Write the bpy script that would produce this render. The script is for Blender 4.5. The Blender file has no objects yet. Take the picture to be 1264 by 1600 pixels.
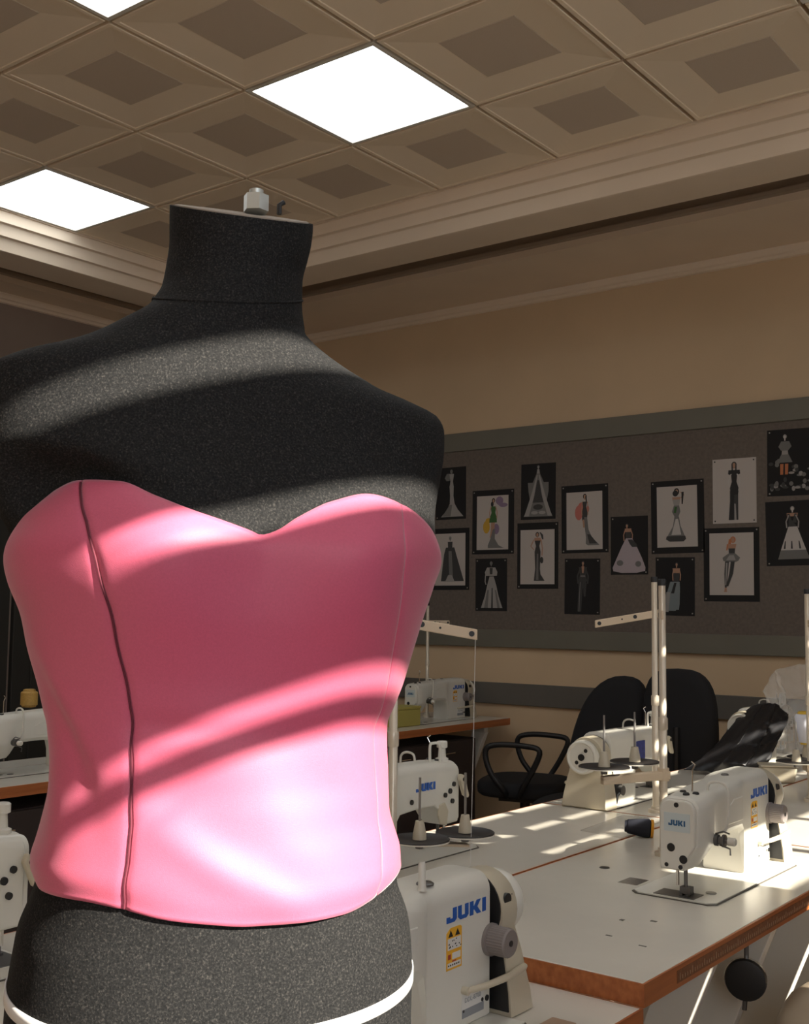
import bpy, math, random
from mathutils import Matrix, Vector

random.seed(7)
sc = bpy.context.scene
COL = sc.collection
PI = math.pi

# ------------------------------------------------------------------ camera
EYE = 1.32
cam_d = bpy.data.cameras.new('camera')
cam = bpy.data.objects.new('camera', cam_d)
COL.objects.link(cam)
RT = (0.79219958, 0.61015233, 0.01157399)
UP = (0.04420505, -0.07628938, 0.99610534)
FW = (-0.60865897, 0.78860260, 0.08740823)
cam.matrix_world = Matrix(((RT[0], UP[0], -FW[0], 0), (RT[1], UP[1], -FW[1], 0),
                           (RT[2], UP[2], -FW[2], EYE), (0, 0, 0, 1)))
cam_d.sensor_fit = 'HORIZONTAL'
cam_d.sensor_width = 36.0
cam_d.lens = 36.0 * 1780.08 / 1264.0
cam_d.clip_start = 0.02
sc.camera = cam

# ------------------------------------------------------------------ sky, sun, exposure
SUN_K = 0.584                      # slope of the shadow planes of bars parallel to the window wall
SUN_AZ = math.radians(2)
sun_el = math.atan(SUN_K * math.cos(SUN_AZ))
w = bpy.data.worlds.new('sky')
sc.world = w
w.use_nodes = True
bg = w.node_tree.nodes['Background']
bg.inputs[0].default_value = (0.90, 0.94, 1.0, 1)
bg.inputs[1].default_value = 3.3
sd = bpy.data.lights.new('sun', 'SUN')
sd.energy = 17.0
sd.angle = math.radians(0.3)
sd.color = (1.0, 0.925, 0.79)
so = bpy.data.objects.new('sun', sd)
COL.objects.link(so)
so.location = (4, 1, 5)
tosun = Vector((math.cos(sun_el) * math.cos(SUN_AZ), math.cos(sun_el) * math.sin(SUN_AZ), math.sin(sun_el)))
so.rotation_euler = tosun.to_track_quat('Z', 'Y').to_euler()
LAMP = 4.2                         # strength of the ceiling panels
sc.view_settings.view_transform = 'Standard'
sc.view_settings.look = 'None'
sc.view_settings.exposure = 0.0
sc.view_settings.gamma = 1.0
sc.view_settings.use_curve_mapping = False
sc.cycles.use_denoising = True
sc.cycles.max_bounces = 8
sc.cycles.diffuse_bounces = 5
sc.cycles.sample_clamp_indirect = 6.0

# ------------------------------------------------------------------ materials
MATS = {}


def mat(name, col, rough=0.5, metal=0.0, var=0.0, vscale=20.0, bump=0.0, bscale=200.0, sheen=0.0,
        emit=None, estr=0.0, spec=0.5, alpha=1.0, trans=0.0, detail=3.0, coat=0.0):
    if name in MATS:
        return MATS[name]
    m = bpy.data.materials.new(name)
    m.use_nodes = True
    nt = m.node_tree
    b = nt.nodes['Principled BSDF']
    c = (col[0], col[1], col[2], 1)
    b.inputs['Base Color'].default_value = c
    b.inputs['Roughness'].default_value = rough
    b.inputs['Metallic'].default_value = metal
    b.inputs['Specular IOR Level'].default_value = spec
    if sheen:
        b.inputs['Sheen Weight'].default_value = sheen
        b.inputs['Sheen Roughness'].default_value = 0.45
    if coat:
        b.inputs['Coat Weight'].default_value = coat
    if alpha < 1:
        b.inputs['Alpha'].default_value = alpha
    if trans:
        b.inputs['Transmission Weight'].default_value = trans
    if emit:
        b.inputs['Emission Color'].default_value = (*emit, 1)
        b.inputs['Emission Strength'].default_value = estr
    if var or bump:
        tc = nt.nodes.new('ShaderNodeTexCoord')
    if var:
        n = nt.nodes.new('ShaderNodeTexNoise')
        n.inputs['Scale'].default_value = vscale
        n.inputs['Detail'].default_value = detail
        nt.links.new(tc.outputs['Object'], n.inputs['Vector'])
        r = nt.nodes.new('ShaderNodeValToRGB')
        r.color_ramp.elements[0].position = 0.3
        r.color_ramp.elements[1].position = 0.7
        r.color_ramp.elements[0].color = tuple(max(0, v * (1 - var)) for v in col) + (1,)
        r.color_ramp.elements[1].color = tuple(min(1, v * (1 + var)) for v in col) + (1,)
        nt.links.new(n.outputs['Fac'], r.inputs['Fac'])
        nt.links.new(r.outputs['Color'], b.inputs['Base Color'])
    if bump:
        n2 = nt.nodes.new('ShaderNodeTexNoise')
        n2.inputs['Scale'].default_value = bscale
        n2.inputs['Detail'].default_value = 2.0
        nt.links.new(tc.outputs['Object'], n2.inputs['Vector'])
        bp = nt.nodes.new('ShaderNodeBump')
        bp.inputs['Strength'].default_value = bump
        bp.inputs['Distance'].default_value = 0.002
        nt.links.new(n2.outputs['Fac'], bp.inputs['Height'])
        nt.links.new(bp.outputs['Normal'], b.inputs['Normal'])
    MATS[name] = m
    return m


def wood_mat(name, c0, c1):
    m = bpy.data.materials.new(name)
    m.use_nodes = True
    nt = m.node_tree
    b = nt.nodes['Principled BSDF']
    tc = nt.nodes.new('ShaderNodeTexCoord')
    mp = nt.nodes.new('ShaderNodeMapping')
    mp.inputs['Scale'].default_value = (90, 3, 60)
    n = nt.nodes.new('ShaderNodeTexNoise')
    n.inputs['Scale'].default_value = 1.0
    n.inputs['Detail'].default_value = 4
    r = nt.nodes.new('ShaderNodeValToRGB')
    r.color_ramp.elements[0].position = 0.3
    r.color_ramp.elements[1].position = 0.7
    r.color_ramp.elements[0].color = (*c0, 1)
    r.color_ramp.elements[1].color = (*c1, 1)
    nt.links.new(tc.outputs['Object'], mp.inputs['Vector'])
    nt.links.new(mp.outputs['Vector'], n.inputs['Vector'])
    nt.links.new(n.outputs['Fac'], r.inputs['Fac'])
    nt.links.new(r.outputs['Color'], b.inputs['Base Color'])
    b.inputs['Roughness'].default_value = 0.42
    MATS[name] = m
    return m


M_TILE = mat('tile_metal', (0.90, 0.755, 0.575), 0.42, spec=0.4)
M_TILEC = mat('tile_perforated', (0.62, 0.51, 0.40), 0.6, var=0.05, vscale=900)
M_GAP = mat('tile_gap', (0.12, 0.10, 0.075), 0.8)
M_PLASTER = mat('ceiling_plaster', (0.82, 0.68, 0.53), 0.6, var=0.03, vscale=3)
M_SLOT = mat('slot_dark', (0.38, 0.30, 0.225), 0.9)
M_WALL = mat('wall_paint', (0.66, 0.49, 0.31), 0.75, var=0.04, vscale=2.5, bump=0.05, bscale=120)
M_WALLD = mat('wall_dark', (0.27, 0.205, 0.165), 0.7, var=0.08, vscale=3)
M_PANELK = mat('panel_black', (0.022, 0.020, 0.016), 0.6)
M_FLOOR = mat('floor_vinyl', (0.19, 0.145, 0.108), 0.5, var=0.2, vscale=6)
M_BOARD = mat('board_felt', (0.15, 0.124, 0.104), 0.95, var=0.12, vscale=60, bump=0.2, bscale=700)
M_BOARDF = mat('board_frame', (0.165, 0.155, 0.120), 0.55, var=0.04, vscale=6)
M_RAIL = mat('rail_grey', (0.125, 0.115, 0.098), 0.6, var=0.05, vscale=6)
M_LAM = mat('laminate', (0.66, 0.62, 0.54), 0.24, var=0.04, vscale=5, spec=0.5)
M_WOOD = wood_mat('edge_wood', (0.30, 0.085, 0.022), (0.46, 0.15, 0.045))
M_RULER = mat('ruler_tape', (0.20, 0.075, 0.03), 0.5, var=0.25, vscale=120)
M_RTICK = mat('ruler_tick', (0.42, 0.30, 0.20), 0.6)
M_STEEL_W = mat('white_steel', (0.72, 0.68, 0.60), 0.4)
M_ENAMEL = mat('machine_enamel', (0.70, 0.68, 0.61), 0.28, spec=0.5, var=0.02, vscale=8)
M_ENAMEL2 = mat('cover_beige', (0.56, 0.50, 0.38), 0.35)
M_GREYP = mat('dial_grey', (0.23, 0.20, 0.19), 0.5)
M_CHROME = mat('chrome', (0.75, 0.73, 0.70), 0.18, metal=1.0)
M_IRON = mat('dark_steel', (0.16, 0.155, 0.15), 0.35, metal=0.7)
M_BLACK = mat('black_plastic', (0.012, 0.012, 0.013), 0.45)
M_BLACKF = mat('black_fabric', (0.012, 0.012, 0.014), 0.9, bump=0.3, bscale=900)
M_BLUE = mat('logo_blue', (0.015, 0.10, 0.42), 0.4)
M_NAVY = mat('navy_plate', (0.03, 0.045, 0.22), 0.4, var=0.3, vscale=80)
M_YEL = mat('sticker_yellow', (0.80, 0.42, 0.03), 0.5)
M_WHITE = mat('white_print', (0.72, 0.71, 0.68), 0.5)
M_PALE = mat('label_pale', (0.56, 0.62, 0.62), 0.4)
M_TEALINK = mat('label_ink', (0.02, 0.10, 0.22), 0.5)
M_PLATEG = mat('plate_grey', (0.30, 0.32, 0.35), 0.35, metal=0.3)
M_INK = mat('ink_black', (0.015, 0.014, 0.014), 0.6)
M_BEIGE = mat('stand_beige', (0.66, 0.53, 0.38), 0.45)
M_ALU = mat('pole_metal', (0.70, 0.62, 0.50), 0.32, metal=0.25)
M_SPIN = mat('spindle_steel', (0.30, 0.29, 0.28), 0.35, metal=0.6)
M_DISC = mat('disc_dark', (0.022, 0.019, 0.018), 0.5)
M_GUM = mat('gasket', (0.10, 0.09, 0.075), 0.7)
M_PAPERK = mat('paper_black', (0.012, 0.011, 0.011), 0.85)
M_PAPERW = mat('paper_white', (0.50, 0.45, 0.41), 0.8)
M_CONEW = mat('cone_white', (0.72, 0.74, 0.85), 0.7)
M_CONEY = mat('thread_yellow', (0.75, 0.50, 0.06), 0.7)
M_CONEN = mat('thread_navy', (0.02, 0.022, 0.035), 0.8)
M_GOLD = mat('thread_gold', (0.42, 0.25, 0.06), 0.6, var=0.15, vscale=200)
M_ORANGE = mat('orange_plastic', (0.80, 0.36, 0.02), 0.4)
M_PIN = mat('pin_head', (0.35, 0.33, 0.30), 0.4, metal=0.6)
M_SEAT = mat('seat_cream', (0.50, 0.40, 0.29), 0.28)
M_BAGK = mat('bag_black', (0.012, 0.012, 0.014), 0.42, bump=0.5, bscale=25)
M_BOXY = mat('box_yellow', (0.42, 0.36, 0.09), 0.6)

# black stretch jersey of the dress form: dark with pale flecks
def fleck_mat():
    m = bpy.data.materials.new('jersey_black')
    m.use_nodes = True
    nt = m.node_tree
    b = nt.nodes['Principled BSDF']
    b.inputs['Roughness'].default_value = 0.75
    b.inputs['Specular IOR Level'].default_value = 0.10
    b.inputs['Sheen Weight'].default_value = 0.0
    b.inputs['Sheen Roughness'].default_value = 0.5
    tc = nt.nodes.new('ShaderNodeTexCoord')
    n = nt.nodes.new('ShaderNodeTexNoise')
    n.inputs['Scale'].default_value = 620
    n.inputs['Detail'].default_value = 3
    n.inputs['Roughness'].default_value = 0.7
    nt.links.new(tc.outputs['Object'], n.inputs['Vector'])
    r = nt.nodes.new('ShaderNodeValToRGB')
    r.color_ramp.elements[0].position = 0.34
    r.color_ramp.elements[0].color = (0.009, 0.0093, 0.0098, 1)
    r.color_ramp.elements[1].position = 0.72
    r.color_ramp.elements[1].color = (0.062, 0.058, 0.054, 1)
    e = r.color_ramp.elements.new(0.55)
    e.color = (0.020, 0.020, 0.0203, 1)
    nt.links.new(n.outputs['Fac'], r.inputs['Fac'])
    nt.links.new(r.outputs['Color'], b.inputs['Base Color'])
    bp = nt.nodes.new('ShaderNodeBump')
    bp.inputs['Strength'].default_value = 0.5
    bp.inputs['Distance'].default_value = 0.0008
    nt.links.new(n.outputs['Fac'], bp.inputs['Height'])
    nt.links.new(bp.outputs['Normal'], b.inputs['Normal'])
    MATS['jersey_black'] = m
    return m


M_JERSEY = fleck_mat()
M_PINK = mat('pink_crepe', (0.63, 0.115, 0.206), 0.53, var=0.04, vscale=600, bump=0.10, bscale=1400, sheen=0.25, spec=0.5)
M_SEAM = mat('seam_crimson', (0.13, 0.018, 0.035), 0.8)
M_TAPE = mat('white_tape', (0.80, 0.80, 0.80), 0.7)
M_CAPW = mat('cap_board', (0.30, 0.25, 0.20), 0.7)
M_NUT = mat('nut_zinc', (0.60, 0.63, 0.60), 0.35, metal=0.5)

# clear plastic sheet
M_PLASTIC = mat('clear_plastic', (0.80, 0.77, 0.72), 0.22, alpha=0.30, spec=0.6, bump=0.5, bscale=18)


def lamp_mat():
    m = bpy.data.materials.new('lamp_diffuser')
    m.use_nodes = True
    nt = m.node_tree
    b = nt.nodes['Principled BSDF']
    b.inputs['Base Color'].default_value = (0.8, 0.8, 0.8, 1)
    tc = nt.nodes.new('ShaderNodeTexCoord')
    n = nt.nodes.new('ShaderNodeTexNoise')
    n.inputs['Scale'].default_value = 16
    n.inputs['Detail'].default_value = 4
    n.inputs['Roughness'].default_value = 0.7
    nt.links.new(tc.outputs['Object'], n.inputs['Vector'])
    r = nt.nodes.new('ShaderNodeValToRGB')          # dust lying in the diffuser
    r.color_ramp.elements[0].position = 0.27
    r.color_ramp.elements[0].color = (0.20, 0.22, 0.26, 1)
    r.color_ramp.elements[1].position = 0.34
    r.color_ramp.elements[1].color = (0.93, 0.98, 1.0, 1)
    nt.links.new(n.outputs['Fac'], r.inputs['Fac'])
    nt.links.new(r.outputs['Color'], b.inputs['Emission Color'])
    b.inputs['Emission Strength'].default_value = LAMP
    return m


M_LAMP = lamp_mat()

# ------------------------------------------------------------------ mesh helpers


class MB:
    def __init__(self):
        self.v, self.f, self.mi = [], [], []
        self.cur = 0

    def m(self, i):
        self.cur = i
        return self

    def add(self, vs, fs):
        o = len(self.v)
        self.v += [tuple(p) for p in vs]
        for f in fs:
            self.f.append(tuple(i + o for i in f))
            self.mi.append(self.cur)
        return self

    def box(self, x0, x1, y0, y1, z0, z1):
        return self.add([(x0, y0, z0), (x1, y0, z0), (x1, y1, z0), (x0, y1, z0), (x0, y0, z1), (x1, y0, z1), (x1, y1, z1), (x0, y1, z1)],
                        [(0, 3, 2, 1), (4, 5, 6, 7), (0, 1, 5, 4), (1, 2, 6, 5), (2, 3, 7, 6), (3, 0, 4, 7)])

    def rings(self, rs, closed=True, cap=True):
        n = len(rs[0])
        vs = [p for r in rs for p in r]
        fs = []
        for i in range(len(rs) - 1):
            for j in range(n if closed else n - 1):
                k = (j + 1) % n
                fs.append((i * n + j, i * n + k, (i + 1) * n + k, (i + 1) * n + j))
        if cap and closed:
            fs.append(tuple(range(n))[::-1])
            o = (len(rs) - 1) * n
            fs.append(tuple(range(o, o + n)))
        return self.add(vs, fs)

    def cyl(self, p0, p1, r0, r1=None, n=16, cap=True):
        r1 = r0 if r1 is None else r1
        return self.lathe(p0, Vector(p1) - Vector(p0), [(0, r0), (1, r1)], n, cap)

    def lathe(self, p0, axis, prof, n=20, cap=True):
        """prof: (fraction along axis, radius)"""
        p0 = Vector(p0)
        ax = Vector(axis)
        d = ax.normalized()
        a = Vector((0, 0, 1)) if abs(d.z) < 0.9 else Vector((1, 0, 0))
        e1 = d.cross(a).normalized()
        e2 = d.cross(e1)
        rs = []
        for t, r in prof:
            c = p0 + ax * t
            rs.append([c + (e1 * math.cos(2 * PI * k / n) + e2 * math.sin(2 * PI * k / n)) * r for k in range(n)])
        return self.rings(rs, True, cap)

    def tube(self, pts, r, n=8):
        P = [Vector(p) for p in pts]
        rs = []
        nrm = None
        for i, q in enumerate(P):
            d = (P[min(i + 1, len(P) - 1)] - P[max(i - 1, 0)]).normalized()
            if nrm is None:
                a = Vector((0, 0, 1)) if abs(d.z) < 0.9 else Vector((1, 0, 0))
                nrm = d.cross(a).normalized()
            nrm = (nrm - d * nrm.dot(d)).normalized()
            b = d.cross(nrm)
            rr = r[i] if isinstance(r, (list, tuple)) else r
            rs.append([q + (nrm * math.cos(2 * PI * k / n) + b * math.sin(2 * PI * k / n)) * rr for k in range(n)])
        return self.rings(rs)

    def prism(self, poly, axis, a, b):
        """poly in the two other axes (cyclic order), extruded along axis 0/1/2 from a to b"""
        def mk(u, v, h):
            return ((h, u, v), (v, h, u), (u, v, h))[axis]
        n = len(poly)
        vs = [mk(u, v, a) for u, v in poly] + [mk(u, v, b) for u, v in poly]
        fs = [tuple(range(n))[::-1], tuple(range(n, 2 * n))] + [(i, (i + 1) % n, n + (i + 1) % n, n + i) for i in range(n)]
        return self.add(vs, fs)

    def mesh(self, name, mats, smooth=35):
        me = bpy.data.meshes.new(name)
        me.from_pydata(self.v, [], self.f)
        if not isinstance(mats, (list, tuple)):
            mats = [mats]
        for m in mats:
            me.materials.append(m)
        if len(mats) > 1:
            me.polygons.foreach_set('material_index', self.mi)
        me.validate()
        import bmesh
        bm = bmesh.new()
        bm.from_mesh(me)
        bmesh.ops.recalc_face_normals(bm, faces=bm.faces)
        bm.to_mesh(me)
        bm.free()
        if smooth:
            me.shade_smooth()
            me.set_sharp_from_angle(angle=math.radians(smooth))
        me.update()
        return me

    def build(self, name, mats, parent=None, smooth=35, bevel=0, key=None):
        me = CACHE.get(key) if key else None
        if me is None:
            me = self.mesh(name, mats, smooth)
            if key:
                CACHE[key] = me
        return link(name, me, parent, bevel)


CACHE = {}


def spline(pts, k=5):
    """Catmull-Rom through the points"""
    P_ = [Vector(p) for p in pts]
    out = []
    for i in range(len(P_) - 1):
        a, b, c, d = P_[max(i - 1, 0)], P_[i], P_[i + 1], P_[min(i + 2, len(P_) - 1)]
        for j in range(k):
            t = j / k
            out.append(.5 * ((2 * b) + (c - a) * t + (2 * a - 5 * b + 4 * c - d) * t * t + (3 * b - a - 3 * c + d) * t ** 3))
    return out + [P_[-1]]


def link(name, me, parent=None, bevel=0):
    o = bpy.data.objects.new(name, me)
    COL.objects.link(o)
    if parent is not None:
        o.parent = parent
    if bevel:
        b = o.modifiers.new('bevel', 'BEVEL')
        b.width = bevel
        b.segments = 2
        b.limit_method = 'ANGLE'
        b.angle_limit = math.radians(40)
    return o


def empty(name, loc=(0, 0, 0), rz=0.0):
    o = bpy.data.objects.new(name, None)
    o.empty_display_size = 0.05
    COL.objects.link(o)
    o.location = loc
    o.rotation_euler = (0, 0, rz)
    return o


def tag(o, label, cat, group=None, kind=None):
    if label:
        o['label'] = label
    if cat:
        o['category'] = cat
    if group:
        o['group'] = group
    if kind:
        o['kind'] = kind
    return o


def struct(o, label=None):
    o['kind'] = 'structure'
    if label:
        o['label'] = label
    return o


def text_mesh(txt, size, align='CENTER', depth=0.0002):
    c = bpy.data.curves.new('lettering', 'FONT')
    c.body = txt
    c.size = size
    c.align_x = align
    c.align_y = 'CENTER'
    c.extrude = depth
    c.resolution_u = 3
    o = bpy.data.objects.new('lettering', c)
    COL.objects.link(o)
    bpy.context.view_layer.update()
    me = bpy.data.meshes.new_from_object(o)
    bpy.data.objects.remove(o)
    return me


# ------------------------------------------------------------------ room shell
XL, XR, YB, YW = -5.78, 1.81, -2.9, 5.44
ZT, ZP, ZS = 1.8636 + EYE, 3.12, 3.02          # tile ceiling, perimeter ceiling, cornice soffit
G0X, G0Y, TS = -4.089, 2.1706, 0.6
TX0, TX1 = G0X - TS, G0X + 8 * TS               # tray
TY0, TY1 = G0Y - 6 * TS, G0Y + 3 * TS

struct(MB().box(XL - .1, XR + .1, YB - .1, YW + .1, -0.08, 0).build('floor', M_FLOOR))
struct(MB().box(XL - .1, XR + .1, YW, YW + .12, 0, 3.5).build('wall_back', M_WALL))
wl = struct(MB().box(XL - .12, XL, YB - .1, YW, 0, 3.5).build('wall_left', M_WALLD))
struct(MB().box(XL - .1, XR + .1, YB - .12, YB, 0, 3.5).build('wall_front', M_WALL))

# ceiling: backing slab above the tiles, perimeter plaster ring, metal tiles as parts
ceil = struct(MB().box(XL - .1, XR + .1, YB - .1, YW + .1, 3.5, 3.6).build('ceiling', M_PLASTER))
SL = 0.86                                       # slot ends this far from the tray edge
m = MB()
ex0, ex1, ey0, ey1 = TX0 - SL, TX1 + SL, TY0 - SL, TY1 + SL
m.box(XL, ex0, YB, YW, ZP, ZP + .06)
m.box(ex1, XR, YB, YW, ZP, ZP + .06)
m.box(ex0, ex1, YB, ey0, ZP, ZP + .06)
m.box(ex0, ex1, ey1, YW, ZP, ZP + .06)
m.build('perimeter_ceiling', M_PLASTER, ceil, smooth=0)
m = MB()
m.box(TX0, TX1, TY0, TY1, ZT + .03, ZT + .05)
m.build('grid_backing', M_GAP, ceil, smooth=0)


def ring_sweep(mb, prof, x0, x1, y0, y1):
    """prof: (outward offset, z) polyline swept round a rectangle"""
    rs = []
    for d, z in prof:
        rs.append([(x0 - d, y0 - d, z), (x1 + d, y0 - d, z), (x1 + d, y1 + d, z), (x0 - d, y1 + d, z)])
    return mb.rings(rs, True, False)


# stepped cornice: three fillets falling to a flat soffit, open dark slot behind it
prof = [(0, ZT + .03), (0, ZT - .004), (.012, ZT - .004), (.018, ZT - .030), (.022, ZT - .052), (.040, ZT - .056), (.044, ZT - .060),
        (.054, ZT - .085), (.060, ZT - .104), (.078, ZT - .108), (.082, ZT - .112), (.096, ZT - .135), (.108, ZS + .004), (.118, ZS),
        (.345, ZS), (.345, ZS + .02), (.345, ZT + .2)]
tr = struct(ring_sweep(MB(), prof, TX0, TX1, TY0, TY1).build('trim_1', M_PLASTER, smooth=30), 'stepped plaster cornice around the tiled ceiling tray')
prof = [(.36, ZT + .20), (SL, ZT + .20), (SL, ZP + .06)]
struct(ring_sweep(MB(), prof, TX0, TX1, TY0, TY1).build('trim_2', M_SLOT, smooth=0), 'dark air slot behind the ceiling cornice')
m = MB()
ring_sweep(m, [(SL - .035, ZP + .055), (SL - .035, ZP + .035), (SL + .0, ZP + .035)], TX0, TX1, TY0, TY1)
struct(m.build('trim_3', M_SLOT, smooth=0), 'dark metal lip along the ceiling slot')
# small moulding where the walls meet the perimeter ceiling
m = MB()
pr = [(0.0, ZP - .055), (-.012, ZP - .05), (-.014, ZP - .036), (-.024, ZP - .030), (-.028, ZP - .012), (-.036, ZP - .004), (-.036, ZP)]
ring_sweep(m, pr, XL, XR, YB, YW)
struct(m.build('trim_4', M_PLASTER, smooth=40), 'thin moulding along the top of the walls')

# one metal tile: lip, sloped border, sunk perforated centre
h = TS / 2 - .007
q = 0.146
tm = MB()


def sq(s, z):
    return [(-s, -s, z), (s, -s, z), (s, s, z), (-s, s, z)]


tm.m(0).rings([sq(h, .03), sq(h, .002), sq(h - .002, 0), sq(h - .016, 0), sq(h - .018, .003), sq(q + .003, .013)], True, False)
tm.m(1).rings([sq(q + .003, .013), sq(q, .0115), sq(q - .02, .0115), sq(.001, .0115)], True, True)
TILE = tm.mesh('ceiling_tile', [M_TILE, M_TILEC], 0)
LAMPS = [(2, 1), (2, -1), (-1, 1), (-1, -1), (5, 1), (5, -1), (2, -3), (-1, -3), (5, -3)]
VIS = []
for i in range(-1, 8):
    for j in range(-6, 3):
        if (i, j) in LAMPS:
            continue
        cx, cy = G0X + (i + .5) * TS, G0Y + (j + .5) * TS
        # only near what the lens can see are the tiles separate; the rest follow the same grid
        o = link('ceiling_tile', TILE, ceil)
        o.location = (cx, cy, ZT)
lamp_lab = {
    (2, 1): 'large bright square ceiling light panel right of the mannequin neck',
    (-1, 1): 'bright ceiling light panel against the cornice left of the mannequin neck',
    (2, -1): 'bright ceiling light panel cut by the top edge of the picture',
    (-1, -1): 'ceiling light panel beyond the left edge of the picture',
    (5, 1): 'ceiling light panel just above the top right corner of the picture',
    (5, -1): 'ceiling light panel over the camera on the window side',
    (2, -3): 'ceiling light panel in the middle row behind the camera',
    (-1, -3): 'ceiling light panel behind the camera on the dark wall side',
    (5, -3): 'ceiling light panel behind the camera on the window side',
}
for (i, j) in LAMPS:
    cx, cy = G0X + (i + .5) * TS, G0Y + (j + .5) * TS
    e = empty('ceiling_light', (cx, cy, ZT))
    lab = lamp_lab.get((i, j), 'square ceiling light panel outside the picture above the room')
    tag(e, lab, 'ceiling light', 'square light panels in the tiled ceiling')
    m = MB()
    m.rings([sq(h + .004, .03), sq(h + .004, 0), sq(h - .012, 0), sq(h - .012, .010)], True, False)
    m.build('frame', M_STEEL_W, e, smooth=0, key='lampframe')
    m = MB()
    m.rings([sq(h - .011, .018), sq(h - .011, .006)], True, True)
    m.build('diffuser', M_LAMP, e, smooth=0, key='lampdiff')

# tall black panels on the left wall
d = struct(empty('black_panel_1', (XL, 3.3, 0)), 'tall black panels on the dark left wall')
for k, y0 in enumerate((-1.55, -.52, .51)):
    m = MB()
    m.box(.0, .035, y0, y0 + 1.0, .02, 2.35)
    for z0, z1 in ((.15, 1.0), (1.15, 2.2)):
        m.box(.035, .043, y0 + .12, y0 + .88, z0, z1)
    m.build('panel_leaf', M_PANELK, d, smooth=0, bevel=.004)

# notice board with frame bands and lower rail on the back wall
bd = empty('notice_board', (0, YW, 0))
tag(bd, 'long dark felt notice board with grey frame on the back wall', 'notice board')
MB().box(-5.3, .6, -.018, 0, 1.228, 2.258).build('felt', M_BOARD, bd, smooth=0)
MB().box(-5.4, .7, -.030, 0, 2.258, 2.365).build('frame_rail', M_BOARDF, bd, smooth=0, bevel=.003)
MB().box(-5.4, .7, -.030, 0, 1.130, 1.228).build('frame_rail', M_BOARDF, bd, smooth=0, bevel=.003)
MB().box(-5.4, -5.3, -.030, 0, 1.228, 2.258).build('frame_stile', M_BOARDF, bd, smooth=0)
MB().box(.6, .7, -.030, 0, 1.228, 2.258).build('frame_stile', M_BOARDF, bd, smooth=0)
struct(MB().box(XL, XR, YW - .022, YW, .815, .932).build('trim_5', M_RAIL, smooth=0, bevel=.003), 'grey chair rail along the back wall')
struct(MB().box(XL, XR, YW - .015, YW, 0, .10).build('baseboard_back', M_RAIL, smooth=0))

# window wall on the sun side, with slatted blinds (heights give the lit bands)
ZW = EYE + SUN_K * XR                            # height of a shadow plane c = 0 at the wall
W1, W2 = (0.02, 1.06), (2.49, 4.75)
W4 = (1.92, 2.19)  # added slit out of view, lets sun onto the table leg
W3 = (-2.6, -0.25)  # added opening out of view, fills the room with sky light and floor bounce
ZSILL, ZHEAD = 0.95, 3.115
m = MB()
for (y0, y1) in ((YB, W3[0]), (W3[1], W1[0]), (W1[1], W4[0]), (W4[1], W2[0]), (W2[1], YW)):
    m.box(XR, XR + .16, y0, y1, 0, 3.5)
for (y0, y1) in (W1, W2, W3, W4):
    m.box(XR, XR + .16, y0, y1, 0, ZSILL)
    m.box(XR, XR + .16, y0, y1, ZHEAD, 3.5)
struct(m.build('wall_right', M_WALL, smooth=0))


def window(n, rng, opens, mull, label):
    y0, y1 = rng
    e = struct(empty('window_%d' % n, (XR, 0, 0)), label)
    f = MB()
    f.box(.08, .13, y0, y0 + .04, ZSILL, ZHEAD).box(.08, .13, y1 - .04, y1, ZSILL, ZHEAD)
    f.box(.08, .13, y0 + .04, y1 - .04, ZSILL, ZSILL + .05)
    for ym in mull:
        f.box(.08, .13, ym - .02, ym + .02, ZSILL + .05, ZHEAD)
    f.build('window_frame', M_STEEL_W, e, smooth=0)
    MB().box(-.12, .05, y0 - .03, y1 + .03, ZSILL - .04, ZSILL).build('window_sill', M_STEEL_W, e, smooth=0)
    edges = []
    z = ZSILL
    for c0, c1 in opens:
        a, b = max(ZSILL, ZW + c0), min(ZHEAD, ZW + c1)
        if a > z + .001:
            edges.append((z, a))
        z = max(z, b)
    if z < ZHEAD - .001:
        edges.append((z, ZHEAD))
    for a, b in edges:
        MB().box(-.004, .004, y0 - .03, y1 + .03, a, b).build('blind_slat', M_BOARDF, e, smooth=0)


window(1, W1, [(-.14, .250), (.270, .286), (.396, .431), (.549, .588)], [], 'window with a slatted blind beside the mannequin')
window(2, W2, [(-.36, -.12), (-.075, .09), (.252, .268), (.364, .382), (.462, .488), (.60, .615), (.655, .735)], [2.95, 3.4, 3.85, 4.3], 'wide window with a slatted blind beside the sewing tables')
window(4, W4, [(-.36, -.142)], [], 'added unseen slit window that puts sun on a table leg')
window(3, W3, [(-2, .7)], [-1.8, -1.0], 'added unseen open window behind the camera that brightens the room')

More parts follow.
